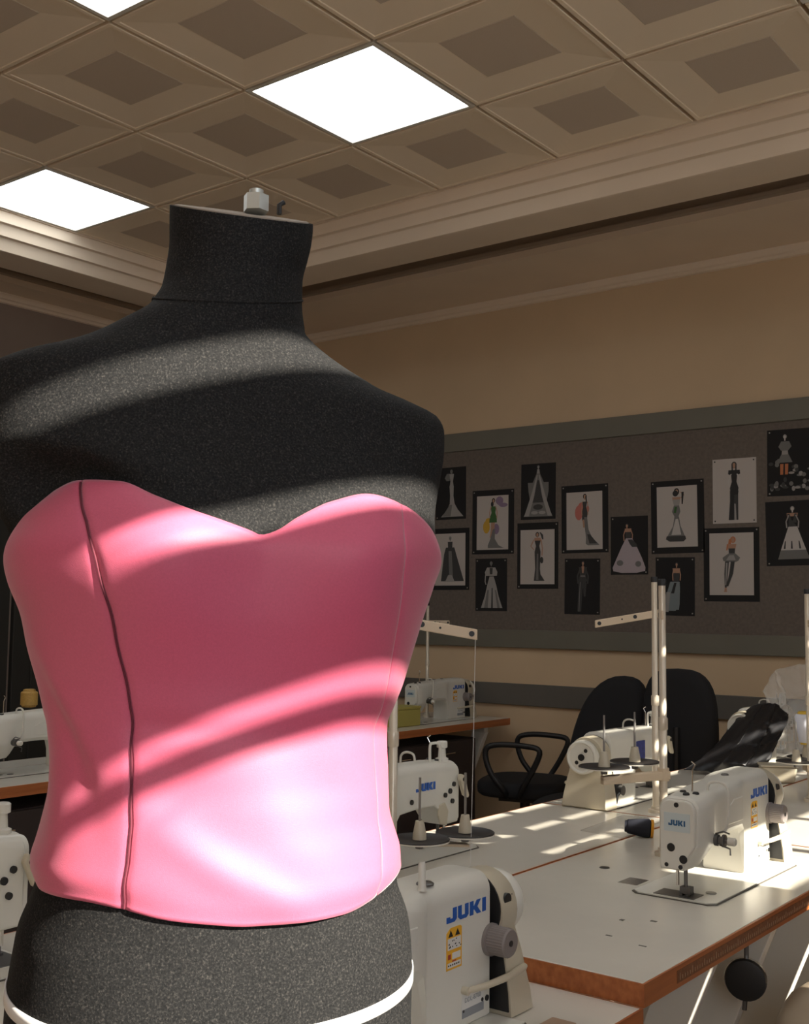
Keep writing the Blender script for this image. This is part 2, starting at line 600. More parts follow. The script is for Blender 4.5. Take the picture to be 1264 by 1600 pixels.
# ------------------------------------------------------------------ dress form and bodice
A0 = Vector((-0.68353297, 0.67248761, EYE))
NU = Vector((0.53491778, 0.84490412, 0))
NV = Vector((0.84490412, -0.53491778, 0))
TT = [[0.3433, 0.0607, -0.0122, 0.056, 0.0561, 2.0], [0.3321, 0.0607, -0.0119, 0.056, 0.0565, 2.0], [0.3152, 0.0598, -0.0125, 0.056, 0.057, 2.0], [0.3012, 0.0583, -0.0138, 0.056, 0.0575, 2.0], [0.2844, 0.0575, -0.0167, 0.056, 0.058, 2.0], [0.2677, 0.0587, -0.0185, 0.059, 0.064, 2.0], [0.2566, 0.0617, -0.0215, 0.061, 0.069, 2.025], [0.2483, 0.0647, -0.0239, 0.0625, 0.0735, 2.0625], [0.24, 0.071, -0.0287, 0.064, 0.078, 2.1], [0.2317, 0.0783, -0.0344, 0.0652, 0.0816, 2.13], [0.2234, 0.0891, -0.0369, 0.0664, 0.0852, 2.16], [0.2152, 0.1026, -0.039, 0.0676, 0.0888, 2.19], [0.2069, 0.1204, -0.0429, 0.0697, 0.0917, 2.2167], [0.1987, 0.1409, -0.0478, 0.0722, 0.0942, 2.2417], [0.1904, 0.1573, -0.0481, 0.0747, 0.0967, 2.2667], [0.1795, 0.1768, -0.0364, 0.078, 0.1, 2.3], [0.1685, 0.1902, -0.025, 0.081, 0.1013, 2.325], [0.1576, 0.1926, -0.0225, 0.084, 0.1025, 2.35], [0.1413, 0.1918, -0.0222, 0.0885, 0.1044, 2.3875], [0.1142, 0.1872, -0.0224, 0.099, 0.105, 2.4], [0.0818, 0.1784, -0.0204, 0.1111, 0.1039, 2.3889], [0.0443, 0.1731, -0.0162, 0.122, 0.1, 2.35], [-0.0035, 0.159, -0.0166, 0.116, 0.092, 2.3], [-0.0572, 0.1441, -0.0159, 0.1, 0.085, 2.2], [-0.0927, 0.1328, -0.0179, 0.094, 0.082, 2.15], [-0.1311, 0.1325, -0.0169, 0.097, 0.09, 2.15], [-0.1754, 0.1384, -0.0182, 0.1042, 0.1079, 2.1948], [-0.2274, 0.1499, -0.017, 0.1114, 0.1238, 2.246], [-0.2558, 0.1561, -0.0168, 0.1139, 0.1284, 2.25], [-0.296, 0.1598, -0.0179, 0.116, 0.1314, 2.25], [-0.3319, 0.1601, -0.0187, 0.116, 0.13, 2.25], [-0.3765, 0.1596, -0.0184, 0.1142, 0.1255, 2.25], [-0.46, 0.152, -0.018, 0.108, 0.118, 2.2]]
BT = [[0.1082, 0.1642, 0.0051, 0.1095, 0.113, 2.4], [0.0867, 0.1683, -0.0015, 0.1177, 0.1124, 2.3939], [0.0668, 0.175, -0.0095, 0.1235, 0.1103, 2.3733], [0.0454, 0.1783, -0.0144, 0.1297, 0.1081, 2.3511], [0.0209, 0.1722, -0.0168, 0.1271, 0.1041, 2.3256], [-0.0062, 0.1622, -0.0158, 0.1232, 0.0997, 2.2951], [-0.0299, 0.1564, -0.0161, 0.1162, 0.0966, 2.251], [-0.0572, 0.1484, -0.0154, 0.108, 0.093, 2.2], [-0.0771, 0.1416, -0.0167, 0.1046, 0.0913, 2.1721], [-0.0927, 0.1365, -0.0179, 0.102, 0.09, 2.15], [-0.1135, 0.1353, -0.0172, 0.1036, 0.0943, 2.15], [-0.1311, 0.1361, -0.0168, 0.105, 0.098, 2.15], [-0.1497, 0.1376, -0.0171, 0.108, 0.1055, 2.1688], [-0.1636, 0.1393, -0.0177, 0.1102, 0.1111, 2.1828], [-0.1805, 0.1439, -0.0167, 0.113, 0.118, 2.2], [-0.1928, 0.1477, -0.0164, 0.1147, 0.1216, 2.212], [-0.2071, 0.149, -0.0146, 0.1166, 0.1258, 2.226], [-0.2233, 0.1477, -0.0162, 0.1189, 0.1306, 2.242], [-0.2416, 0.1499, -0.0148, 0.1208, 0.1344, 2.25]]
TT.reverse()
BT.reverse()


def herm(x, X, Y):
    x = min(max(x, X[0]), X[-1])
    i = 0
    while i < len(X) - 2 and x > X[i + 1]:
        i += 1

    def dd(k):
        return (Y[k + 1] - Y[k]) / (X[k + 1] - X[k])

    def slope(k):
        if k == 0:
            return dd(0)
        if k == len(X) - 1:
            return dd(k - 1)
        a, b = dd(k - 1), dd(k)
        return 0 if a * b <= 0 else 2 * a * b / (a + b)
    hh = X[i + 1] - X[i]
    s = (x - X[i]) / hh
    return ((2 * s**3 - 3 * s**2 + 1) * Y[i] + (s**3 - 2 * s**2 + s) * hh * slope(i)
            + (-2 * s**3 + 3 * s**2) * Y[i + 1] + (s**3 - s**2) * hh * slope(i + 1))


def section(T, z):
    X = [r[0] for r in T]
    return [herm(z, X, [r[k] for r in T]) for k in range(1, 6)]


def form_uv(T, phi, z, lobe, g=None):
    a, cu, bf, bb, n = g or section(T, z)
    s, c = math.sin(phi), math.cos(phi)
    u = cu + a * math.copysign(abs(s) ** (2 / n), s)
    v = (bf if c > 0 else bb) * math.copysign(abs(c) ** (2 / n), c)
    if c > 0:
        v += lobe * math.exp(-((abs(u - cu) - .08) / .05) ** 2) * math.exp(-((z - .035) / .055) ** 2)
    return u, v


def fw(u, v, z):
    return A0 + NU * u + NV * v + Vector((0, 0, z))


FORM = empty('dress_form', (A0.x, A0.y, 0))
tag(FORM, 'black jersey tailor dress form torso standing in the foreground', 'dress form')


def rel(p):
    return (p[0] - A0.x, p[1] - A0.y, p[2])


def neck_tilt(u, v, z):
    wgt = min(1, max(0, (z - .255) / .08))
    wgt = wgt * wgt * (3 - 2 * wgt)
    return z - .38 * v * wgt


TOP = [(-180, .035), (-120, .036), (-92, .040), (-85, .052), (-78, .074), (-70, .088), (-58, .0945), (-41.5, .0925), (-28, .081), (-16.5, .0705), (-9, .064), (-3, .0575), (-1.0, .0545),
       (1, .0585), (4, .0685), (10, .0815), (20, .0895), (32.5, .0835), (50.5, .068), (65, .050), (80, .040), (120, .036), (180, .035)]
HEM = [(-180, -.205), (-120, -.20), (-87.5, -.200), (-73.5, -.2075), (-51, -.208), (-35.5, -.2115), (-23.5, -.2171), (-11, -.2213), (.5, -.2248), (13.5, -.2255), (26.5, -.2248), (41.5, -.2192),
       (51.5, -.2136), (65.5, -.207), (120, -.20), (180, -.205)]
SML = [(-.2115, -35.5), (-.189, -34.2), (-.1547, -34.8), (-.1147, -36.0), (-.0768, -35.6), (-.0537, -35.5), (-.0215, -36.6), (.0101, -37.6), (.0318, -38.2), (.0578, -42.5), (.0935, -57.5)]
SMR = [(-.212, 44.0), (-.2044, 44.5), (-.168, 50.5), (-.1245, 54), (-.0888, 54.5), (-.0572, 49.5), (-.0215, 44), (.0136, 39), (.0458, 34.5), (.0835, 32.5)]


def tab(t, x):
    return herm(x, [r[0] for r in t], [r[1] for r in t])



def torso_uv(ph, z, g):
    """torso section, held inside the bodice below its top edge"""
    u, v = form_uv(TT, ph, z, .013, g)
    if z < .15 and z > -.27:
        phd = (math.degrees(ph) + 180) % 360 - 180
        top = tab(TOP, phd)
        ub, vb = form_uv(BT, ph, min(z, .105), .020)
        rt_, rb_ = math.hypot(u, v), math.hypot(ub, vb) - .0055
        if rt_ > rb_:
            wg = min(1, max(0, (z - top + .002) / .035, (tab(HEM, phd) + .004 - z) / .05))
            wg = wg * wg * (3 - 2 * wg)
            k = (rb_ + (rt_ - rb_) * wg) / rt_
            u, v = u * k, v * k
    return u, v


m = MB()
NP = 144
rows = []
zs = [-.46 + (.336 + .46) * i / 220 for i in range(221)]
for z in zs:
    g = section(TT, z)
    ring = []
    for k in range(NP):
        u, v = torso_uv(2 * PI * k / NP, z, g)
        ring.append(rel(fw(u, v, neck_tilt(u, v, z))))
    rows.append(ring)
m.rings(rows, True, True)
m.build('torso', M_JERSEY, FORM, smooth=60)
# neck cap board, a touch smaller than the neck, with bolt and nut
gt = section(TT, .336)


def cap_ring(s, dz):
    r = []
    for k in range(48):
        u, v = form_uv(TT, 2 * PI * k / 48, .336, 0, gt)
        u, v = gt[1] + (u - gt[1]) * s, v * s
        r.append(rel(fw(u, v, neck_tilt(u, v, .336) + dz)))
    return r


MB().rings([cap_ring(.94, -.002), cap_ring(.94, .0010), cap_ring(.91, .0013)]).build('neck_cap', M_CAPW, FORM, smooth=40)
nb = Vector(rel(fw(0.0, 0.0, .340)))
nt_ = MB().lathe(nb, (0, 0, .014), [(0, .011), (1, .011)], 6).build('nut', M_NUT, FORM, smooth=20)
MB().cyl(nb + Vector((0, 0, .0141)), nb + Vector((0, 0, .019)), .006).build('bolt', M_NUT, FORM)
hk = nb + NU * .018 + NV * .01 - Vector((0, 0, .003))
MB().tube([hk, hk + Vector((0, 0, .008)), hk + NU * .004 + Vector((0, 0, .011))], .0022).build('hook', M_BLACK, FORM)
# collar seam and neck side seam as fine ridges
ring = []
for k in range(73):
    ph = 2 * PI * k / 72
    z = .262 - .020 * max(0, math.cos(ph)) + .006 * math.sin(ph)
    u, v = form_uv(TT, ph, z, 0)
    ring.append(rel(fw(u * 1.004, v * 1.004, neck_tilt(u, v, z))))
MB().tube(ring, .0011, 6).build('neck_seam', M_JERSEY, FORM)
pts = []
for k in range(20):
    z = .25 + .086 * k / 19
    u, v = form_uv(TT, math.radians(26), z, 0)
    pts.append(rel(fw(u, v, neck_tilt(u, v, z))))
MB().tube(pts, .0009, 6).build('neck_side_seam', M_JERSEY, FORM)
# hip tape
m = MB()
ra, rb = [], []
for k in range(NP):
    ph = 2 * PI * k / NP
    z = -.291 - .013 * max(0, math.cos(ph)) ** 1.5
    for lst, dz in ((ra, .0048), (rb, -.0048)):
        u, v = form_uv(TT, ph, z + dz, 0)
        lst.append(rel(fw(u * 1.008, v * 1.008, z + dz)))
m.rings([ra, rb], True, False)
o = m.build('hip_tape', M_TAPE, FORM)
sm = o.modifiers.new('thick', 'SOLIDIFY')
sm.thickness = .0012
# stand
c0 = Vector((A0.x + NU.x * -.018 - A0.x, A0.y + NU.y * -.018 - A0.y, 0))
MB().cyl(c0 + Vector((0, 0, .30)), c0 + Vector((0, 0, .875)), .014).build('pole', M_IRON, FORM)
MB().lathe(c0 + Vector((0, 0, .28)), (0, 0, .06), [(0, .03), (.3, .035), (1, .02)]).build('collar', M_IRON, FORM)
for k in range(3):
    a = 2 * PI * k / 3 + .4
    dv = Vector((math.cos(a), math.sin(a), 0))
    MB().tube([c0 + Vector((0, 0, .31)), c0 + dv * .10 + Vector((0, 0, .22)), c0 + dv * .26 + Vector((0, 0, .02)), c0 + dv * .28 + Vector((0, 0, .010))], .010).build('leg', M_IRON, FORM)

# bodice -------------------------------------------------------------
def folds(phd, z):
    """soft creases of the cloth around the waist and belly"""
    d = 0.0
    d += .0040 * math.exp(-((z + .165 + .0016 * (phd + 20)) / .016) ** 2) * math.exp(-((phd + 8) / 22) ** 2)
    d -= .0028 * math.exp(-((z + .150 - .0012 * (phd + 30)) / .010) ** 2) * math.exp(-((phd + 26) / 9) ** 2)
    d -= .0022 * math.exp(-((z + .088 + .0002 * phd) / .009) ** 2) * (math.exp(-((phd + 27) / 14) ** 2) + math.exp(-((phd - 52) / 12) ** 2))
    d += .0018 * math.exp(-((z + .098) / .010) ** 2) * (math.exp(-((phd + 24) / 16) ** 2) + math.exp(-((phd - 50) / 12) ** 2))
    d -= .0022 * math.exp(-((z + .105 + .0030 * (phd + 62)) / .022) ** 2) * math.exp(-((phd + 62) / 12) ** 2)
    d += .0020 * math.exp(-((z + .070 + .0030 * (phd + 62)) / .024) ** 2) * math.exp(-((phd + 62) / 12) ** 2)
    d += .0012 * math.sin(phd * .16 + z * 38) * math.exp(-((z + .13) / .07) ** 2)
    return d


def bod(phd, z, off=0.0):
    ph = math.radians(phd)
    u, v = form_uv(BT, ph, z, .020)
    L = math.hypot(u, v) or 1
    sL, sR = tab(SML, z), tab(SMR, z)
    groove = .0015 * (math.exp(-((phd - sL) / 1.6) ** 2) + .45 * math.exp(-((phd - sR) / 1.6) ** 2))
    top = tab(TOP, phd)
    hem = tab(HEM, phd)
    roll = .0022 * math.exp(-((z - top) / .006) ** 2) + .0030 * math.exp(-((z - hem) / .010) ** 2) * (.3 + .7 / (1 + math.exp(-(phd + 62) / 5)))
    k = 1 + (folds(phd, z) - groove - roll + off) / L
    return fw(u * k, v * k, z)


BOD = empty('bodice', (A0.x, A0.y, EYE - .22))
tag(BOD, 'strapless pink sweetheart bodice with princess seams worn by the dress form', 'bodice')


def relb(p):
    return (p[0] - A0.x, p[1] - A0.y, p[2] - (EYE - .22))


def panel(name, lo, hi, nph, nz=110):
    m = MB()
    rs = []
    for i in range(nz + 1):
        t = i / nz
        ring = []
        for k in range(nph + 1):
            s = k / nph
            # seam angles depend on height: relax on height of this point
            z = -.21 + t * .28
            for _ in range(4):
                a, b = lo(z), hi(z)
                ph = a + (b - a) * s
                z = tab(HEM, ph) + (tab(TOP, ph) - tab(HEM, ph)) * t
            ring.append(relb(bod(ph, z)))
        rs.append(ring)
    m.rings(rs, False, False)
    o = m.build(name, M_PINK, BOD, smooth=70)
    s = o.modifiers.new('cloth', 'SOLIDIFY')
    s.thickness = .0016
    s.offset = -1
    return o


panel('front_panel', lambda z: tab(SML, z), lambda z: tab(SMR, z), 90)
panel('side_panel', lambda z: -100.0, lambda z: tab(SML, z), 60)
panel('side_panel', lambda z: tab(SMR, z), lambda z: 100.0, 60)
panel('back_panel', lambda z: 100.0, lambda z: 260.0 - .001, 40) if False else None
m = MB()
rs = []
for i in range(41):
    t = i / 40
    ring = []
    for k in range(41):
        ph = 100 + 160 * k / 40
        pw = ph - 360 if ph > 180 else ph
        z = tab(HEM, pw) + (tab(TOP, pw) - tab(HEM, pw)) * t
        ring.append(relb(bod(pw, z)))
    rs.append(ring)
m.rings(rs, False, False)
o = m.build('back_panel', M_PINK, BOD, smooth=70)
s = o.modifiers.new('cloth', 'SOLIDIFY')
s.thickness = .0016
s.offset = -1
for T, zt, off, rr in ((SML, .0925, .0008, .0009),):
    pts = []
    for i in range(60):
        z = -.2105 + (zt + .2105) * i / 59
        ph = tab(T, z)
        z2 = min(z, tab(TOP, ph) - .0005)
        pts.append(relb(bod(ph, z2, off)))
    MB().tube(pts, rr, 6).build('seam', M_SEAM if rr > .0006 else M_PINK, BOD)

# ------------------------------------------------------------------ sewing machines


def outline(y0, y1, z0, z1, rt, rb, cut=None):
    """rounded section in (y, z); 6 points a corner; front-bottom corner may be cut"""
    P = []

    def arc(cy, cz, r, a0):
        for k in range(6):
            a = a0 + (PI / 2) * k / 5
            P.append((cy + r * math.cos(a), cz + r * math.sin(a)))
    arc(y1 - rt, z1 - rt, rt, 0)
    arc(y0 + rt, z1 - rt, rt, PI / 2)
    if cut:
        for k in range(6):
            t = k / 5
            P.append((y0 + cut[0] * t, z0 + cut[1] * (1 - t)))
    else:
        arc(y0 + rb, z0 + rb, rb, PI)
    arc(y1 - rb, z0 + rb, rb, 1.5 * PI)
    return P


JUKI = {
    'J': [[(0, 0), (0.62, 0), (0.80, .18), (0.80, 1), (.50, 1), (.50, .28), (.28, .28), (.28, .42), (0, .42)]],
    'U': [[(0, .2), (.18, 0), (.68, 0), (.86, .2), (.86, 1), (.57, 1), (.57, .28), (.29, .28), (.29, 1), (0, 1)]],
    'K': [[(0, 0), (.29, 0), (.29, .36), (.37, .36), (.60, 0), (.95, 0), (.62, .52), (.92, 1), (.58, 1), (.37, .64), (.29, .64), (.29, 1), (0, 1)]],
    'I': [[(0, 0), (.29, 0), (.29, 1), (0, 1)]],
}


def juki(mb, x0, x1, z0, z1, y, dy, flip=False):
    """blue block letters on a face normal to local y"""
    adv = {'J': .80, 'U': .86, 'K': .95, 'I': .29}
    tot = sum(adv.values()) + .12 * 3
    sx = (x1 - x0) / tot
    sz = z1 - z0
    cx = 0.0
    for ch in 'JUKI':
        for poly in JUKI[ch]:
            q = []
            for (a, b) in poly:
                xx = (cx + a) * sx
                xx = x1 - xx if flip else x0 + xx
                q.append((z0 + b * sz, xx))     # prism axis 1 takes (z, x)
            mb.prism(q, 1, y, y + dy)
        cx += adv[ch] + .12
    return mb


def sewing_machine(name, loc, rz, label, back='juki', far=False, post=False, top_knob=False):
    e = empty(name, loc, rz)
    tag(e, label, 'sewing machine', 'industrial sewing machines on the tables')
    # bed plate with gasket line
    m = MB()
    P = [(.012, -.003), (.475, -.003), (.479, .001), (.479, .178), (.475, .181), (.012, .181), (-.003, .166), (-.003, .012)]
    m.prism(P, 2, .0002, .0022)
    m.build('gasket', M_GUM, e, smooth=0, key='gasket')
    P = [(.016, 0), (.474, 0), (.476, .002), (.476, .176), (.474, .178), (.016, .178), (0, .162), (0, .016)]
    MB().prism(P, 2, .0002, .004).build('bed', M_ENAMEL, e, smooth=0, key='bed')
    MB().box(.008, .060, .045, .132, .004, .0052).build('throat_plate', M_IRON, e, smooth=0, key='throat')
    MB().cyl((.085, .040, .004), (.085, .040, .0055), .011).build('screw_cap', M_IRON, e, key='scap')
    # body shell
    st = [(.010, .036, .114, .058, .199, (.034, .050)), (.014, .033, .118, .056, .203, (.035, .052)), (.060, .031, .121, .056, .206, (.035, .052)), (.082, .031, .123, .058, .207, (.033, .048)),
          (.092, .032, .124, .072, .208, (.026, .036)), (.102, .034, .126, .094, .208, (.016, .02)), (.122, .036, .128, .108, .209, (.012, .012)),
          (.200, .040, .132, .109, .211, (.012, .012)), (.270, .044, .138, .106, .213, (.012, .012)), (.288, .048, .142, .092, .214, (.012, .012)),
          (.299, .052, .146, .060, .2145, (.010, .010)), (.304, .055, .150, .004, .215, (.004, .004)),
          (.330, .056, .152, .004, .216, (.004, .004)), (.455, .056, .152, .004, .216, (.004, .004)), (.466, .057, .151, .004, .215, (.004, .004)), (.470, .062, .147, .004, .209, (.004, .004))]
    m = MB()
    rs = []
    for (x, y0, y1, z0, z1, cut) in st:
        rs.append([(x, y, z) for y, z in outline(y0, y1, z0, z1, .026, .006, cut)])
    m.rings(rs, True, True)
    # embossed panel on the arm front
    body = m.build('arm_body', M_ENAMEL, e, smooth=38, key='body')
    m = MB()
    P = [(.150, .128), (.262, .128), (.262, .178), (.215, .178), (.170, .160)]
    m.prism([(z, x) for x, z in P], 1, .0385, .0420)
    m.build('arm_emboss', M_ENAMEL, e, smooth=0, bevel=.003, key='emboss')
    # face plate at the needle end
    P = [(y, z) for y, z in outline(.038, .112, .060, .197, .022, .006, (.034, .05))]
    MB().prism(P, 0, .000, .0105).build('face_plate', M_ENAMEL, e, smooth=30, bevel=.002, key='face')
    m = MB()
    m.m(0).box(-.0008, .0002, .047, .103, .135, .172)
    lab = m.build('maker_label', M_PALE, e, smooth=0, key='flabel')
    m = MB()
    # letters on the end face: local x is the normal, text runs from +y to -y
    adv = {'J': .80, 'U': .86, 'K': .95, 'I': .29}
    sx = .036 / 3.26
    cx = 0
    for ch in 'JUKI':
        for poly in JUKI[ch]:
            m.prism([(.093 - (cx + a) * sx, .147 + b * .011) for a, b in poly], 0, -.0014, -.0007)
        cx += adv[ch] + .12
    m.build('lettering', M_TEALINK, lab, smooth=0, key='fletters')
    for (y, z, r) in ((.076, .188, .005), (.088, .103, .0085), (.062, .082, .0085), (.098, .068, .0042), (.068, .066, .0045)):
        MB().cyl((-.0012, y, z), (.0005, y, z), r, n=14).build('screw_plug', M_BLACK, e, key='plug%g%g' % (y, z))
    # needle and presser bars, foot
    MB().tube([(.030, .088, .060), (.030, .088, .024)], .0035).build('needle_bar', M_CHROME, e, key='nbar')
    m = MB()
    m.tube([(.034, .072, .060), (.034, .072, .022)], .0042)
    m.box(.026, .044, .060, .082, .008, .022).box(.020, .050, .062, .068, .0054, .009).box(.020, .050, .074, .080, .0054, .009)
    m.build('presser_foot', M_IRON, e, smooth=30, key='pfoot')
    # tension unit and thread guard on the front of the head
    m = MB()
    m.m(0).lathe((.088, .031, .112), (0, -.030, 0), [(0, .012), (.25, .012), (.3, .008), (.5, .008), (.55, .013), (.7, .013), (.72, .005), (1, .005)], 16)
    m.tube([(.085, .029, .125), (.080, .010, .132), (.095, .004, .126)], .0018)
    m.tube([(.096, .028, .102), (.104, .006, .094), (.100, .004, .082)], .0018)
    tu = m.build('tension_unit', M_IRON, e, smooth=40, key='tension')
    m = MB()
    m.lathe((.088, .003, .112), (0, -.016, 0), [(0, .0085), (.85, .0085), (1, .006)], 16)
    m.build('tension_knob', M_ENAMEL, tu, smooth=40, key='tknob')
    m = MB()
    m.tube(spline([(.108, .055, .206), (.108, .050, .222), (.108, .030, .226), (.108, .014, .219), (.108, .010, .200), (.108, .011, .160), (.108, .016, .132), (.108, .030, .124)], 4), .0030, 8)
    m.build('thread_guard', M_ENAMEL, e, smooth=60, key='guard')
    m = MB()
    m.tube([(.070, .072, .205), (.070, .072, .250)], .0018).tube([(.070, .072, .250), (.072, .066, .262), (.071, .074, .268)], .0016)
    m.build('thread_pin', M_CHROME, e, key='tpin')
    m = MB()
    for (x, y) in ((.035, .070), (.055, .058), (.060, .088)):
        m.lathe((x, y, .2035), (0, 0, .006), [(0, .007), (.6, .007), (1, .005)], 12)
    m.build('top_screws', M_BLACK, e, key='tscrews')
    if top_knob:
        m = MB()
        m.lathe((.036, .085, .200), (0, 0, .052), [(0, .016), (.18, .016), (.24, .010), (.66, .0085), (.70, .0135), (.96, .0135), (1, .011)], 18)
        m.build('pressure_knob', M_ENAMEL, e, smooth=40, key='pknob')
        m = MB()
        m.tube(spline([(.100, .095, .206), (.100, .095, .246), (.092, .100, .252), (.080, .106, .250), (.076, .108, .236), (.076, .108, .206)], 4), .0035)
        m.build('take_up_guard', M_ENAMEL, e, smooth=60, key='tguard')
    if post:
        m = MB()
        m.lathe((.311, .070, .2125), (0, 0, .040), [(0, .0075), (.2, .0055), (.9, .0055), (1, .004)], 14)
        m.build('spool_post', M_ENAMEL, e, key='post')
        MB().lathe((.332, .080, .2155), (0, 0, .004), [(0, .013), (.5, .013), (1, .010)], 18).build('oil_cap', M_IRON, e, key='oil')
        MB().lathe((.150, .120, .208), (0, 0, .003), [(0, .013), (1, .012)], 18).build('oil_cap', M_IRON, e, key='oil2')
    else:
        MB().lathe((.300, .095, .2135), (0, 0, .004), [(0, .009), (.5, .009), (1, .007)], 16).build('oil_cap', M_IRON, e, key='oil3')
    # stitch dial, reverse lever
    m = MB()
    rs = []
    for (y, r, rib) in ((.056, .024, 0), (.051, .024, 0), (.050, .0215, 1), (.022, .0215, 1), (.019, .019, 0)):
        ring = []
        for k in range(64):
            a = 2 * PI * k / 64
            r2 = r - (.0009 if rib and k % 2 else 0)
            ring.append((.466 + r2 * math.cos(a), y, .115 + r2 * math.sin(a)))
        rs.append(ring)
    m.rings(rs)
    dl = m.build('stitch_dial', M_GREYP, e, smooth=30, key='dial')
    MB().cyl((.466, .0192, .115), (.466, .0180, .115), .0045).build('dial_centre', M_BLACK, dl, key='dialc')
    m = MB()
    m.tube([(.395, .050, .058), (.420, .036, .061), (.470, .028, .064), (.520, .030, .067), (.526, .031, .067)], [.0045, .0052, .0058, .0058, .004], 8)
    m.cyl((.395, .056, .058), (.395, .046, .058), .006)
    m.build('reverse_lever', M_ENAMEL2, e, smooth=60, key='lever')
    # maker's letters on the column front
    juki(MB(), .352, .453, .160, .180, .0560, -.0008).build('logo', M_BLUE, e, smooth=0, key='logo')
    # warning sticker
    m = MB()
    m.m(0).prism([(z, x) for x, z in ((.352, .094), (.390, .094), (.390, .150), (.386, .1525), (.362, .1525), (.352, .146))], 1, .0561, .0554)
    m.m(1).box(.3545, .3875, .0552, .0556, .122, .138)
    m.box(.3545, .3875, .0552, .0556, .097, .104)
    m.box(.366, .3865, .0552, .0556, .108, .117)
    m.m(2)
    for cx in (.362, .379):
        m.prism([(.140, cx - .006), (.140, cx + .006), (.1495, cx)], 1, .0552, .0556)
    for k in range(14):
        x = .3555 + .031 * random.random()
        z = .1235 + .012 * random.random()
        m.box(x, x + .0022, .0550, .0553, z, z + .0016)
    for k in range(6):
        x = .3555 + .005 * k
        m.box(x, x + .003, .0550, .0553, .0995, .1015)
    m.m(3).box(.3555, .3625, .0552, .0556, .109, .116)
    m.box(.366, .376, .0552, .0556, .1045, .1065)
    m.build('warning_sticker', [M_YEL, M_WHITE, M_INK, mat('print_red', (0.40, 0.05, 0.03), .5)], e, smooth=0, key='sticker')
    # model plate
    m = MB()
    m.m(0).box(.392, .448, .0552, .0562, .030, .052)
    m.m(1).box(.392, .448, .0550, .0556, .018, .030)
    m.m(2)
    m.cyl((.444, .0552, .033), (.444, .0545, .033), .003, n=10)
    m.cyl((.395, .0552, .028), (.395, .0545, .028), .002, n=10)
    m.cyl((.457, .0562, .032), (.457, .0545, .032), .0045, n=12)
    pl = m.build('model_plate', [M_WHITE, M_PLATEG, M_BLACK], e, smooth=0, key='mplate')
    if 'mtext' not in CACHE:
        me = text_mesh('DDL-8700', .0098)
        me.materials.clear()
        me.materials.append(M_PLATEG)
        CACHE['mtext'] = me
    t = link('lettering', CACHE['mtext'], pl)
    t.matrix_local = Matrix.Translation((.419, .0549, .042)) @ Matrix.Rotation(PI / 2, 4, 'X')
    # belt cover, black plate for its shaded inside, pulley, hand wheel
    m = MB()
    cy, cz, r = .102, .150, .058
    prof = []
    for k in range(19):
        a = math.radians(-25 + 230 * k / 18)
        prof.append((cy + r * math.cos(a), cz + r * math.sin(a)))
    prof += [(.040, .090), (.030, .030), (.028, .002), (.178, .002), (.176, .030), (.166, .090)]
    # left ring, right ring flaring at the foot
    ra = [(.482, y, z) for y, z in prof]
    rb = [(.524 + (.020 * max(0, (.12 - z) / .12)), y, z) for y, z in prof]
    rc = [(p[0] + .004, cy + (p[1] - cy) * .95, p[2] * .97 + .004) for p in rb]
    m.rings([ra, rb, rc], True, True)
    m.build('belt_cover', M_ENAMEL2, e, smooth=40, key='bcover')
    m = MB()
    m.prism([(cy + (y - cy) * .95, .150 + (z - .150) * .97 + .003) for y, z in prof], 0, .4790, .4818)  # black plate paints the shade inside the open cover
    m.lathe((.471, .10, .045), (.0095, 0, 0), [(0, .016), (1, .016)], 14)
    m.build('belt_shade_plate', M_BLACK, e, smooth=30, key='bshade')
    MB().cyl((.500, .0395, .178), (.500, .0385, .178), .001, n=6).build('cover_rivet', M_IRON, e, key='rivet')
    m = MB()
    m.lathe((.500, .052, .168), (0, -.006, 0), [(0, .010), (1, .010)], 16)
    m.build('cover_hole', M_BLACK, e, key='chole')
    m = MB()
    m.m(0).lathe((.531, cy, cz), (.030, 0, 0), [(0, .028), (.10, .046), (.25, .0495), (.80, .0495), (.95, .048), (1, .044), (.93, .041), (.86, .039)], 36)
    m.m(1).lathe((.5568, cy, cz), (.004, 0, 0), [(0, .010), (1, .010)], 14)
    for (dy, dz) in ((.014, .020), (-.016, -.016)):
        m.lathe((.5568, cy + dy, cz + dz), (.001, 0, 0), [(0, .006), (1, .006)], 10)
    m.build('hand_wheel', [M_ENAMEL, M_BLACK], e, smooth=40, key='wheel')
    # back side
    if far:
        if back == 'juki':
            mm = juki(MB(), .130, .205, .150, .168, .1325, .0018, flip=True)
            mm.build('logo', M_BLUE, e, smooth=0, key='logob')
        else:
            m = MB()
            m.prism([(z, x) for x, z in ((.215, .118), (.275, .118), (.275, .176), (.215, .176), (.215, .150))], 1, .136, .1405)
            m.build('instruction_plate', M_NAVY, e, smooth=0, key='navy')
        for (x, y, z, rr) in ((.035, .119, .150, .006), (.052, .120, .135, .0065), (.075, .122, .128, .006), (.042, .120, .110, .006), (.225, .133, .130, .006)):
            MB().cyl((x, y, z), (x, y + .0045, z), rr, n=14).build('screw_plug', M_BLACK, e, key='bplug%g' % x)
        m = MB()
        m.prism([(.168, .002), (.174, .018), (.160, .024), (.120, .004), (.112, -.010), (.118, -.016), (.135, -.008)], 1, .122, .134)
        lv = m.build('lifter_lever', M_ENAMEL2, e, smooth=0, bevel=.003, key='lifter')
        MB().cyl((.010, .134, .160), (.010, .1365, .160), .005, n=12).build('lever_screw', M_BLACK, lv, key='liftscrew')
        m = MB()
        m.lathe((-.012, .078, .100), (.012, 0, 0), [(0, .014), (1, .016)], 18)
        m.build('end_knob', M_CHROME, e, key='endknob')
        m = MB()
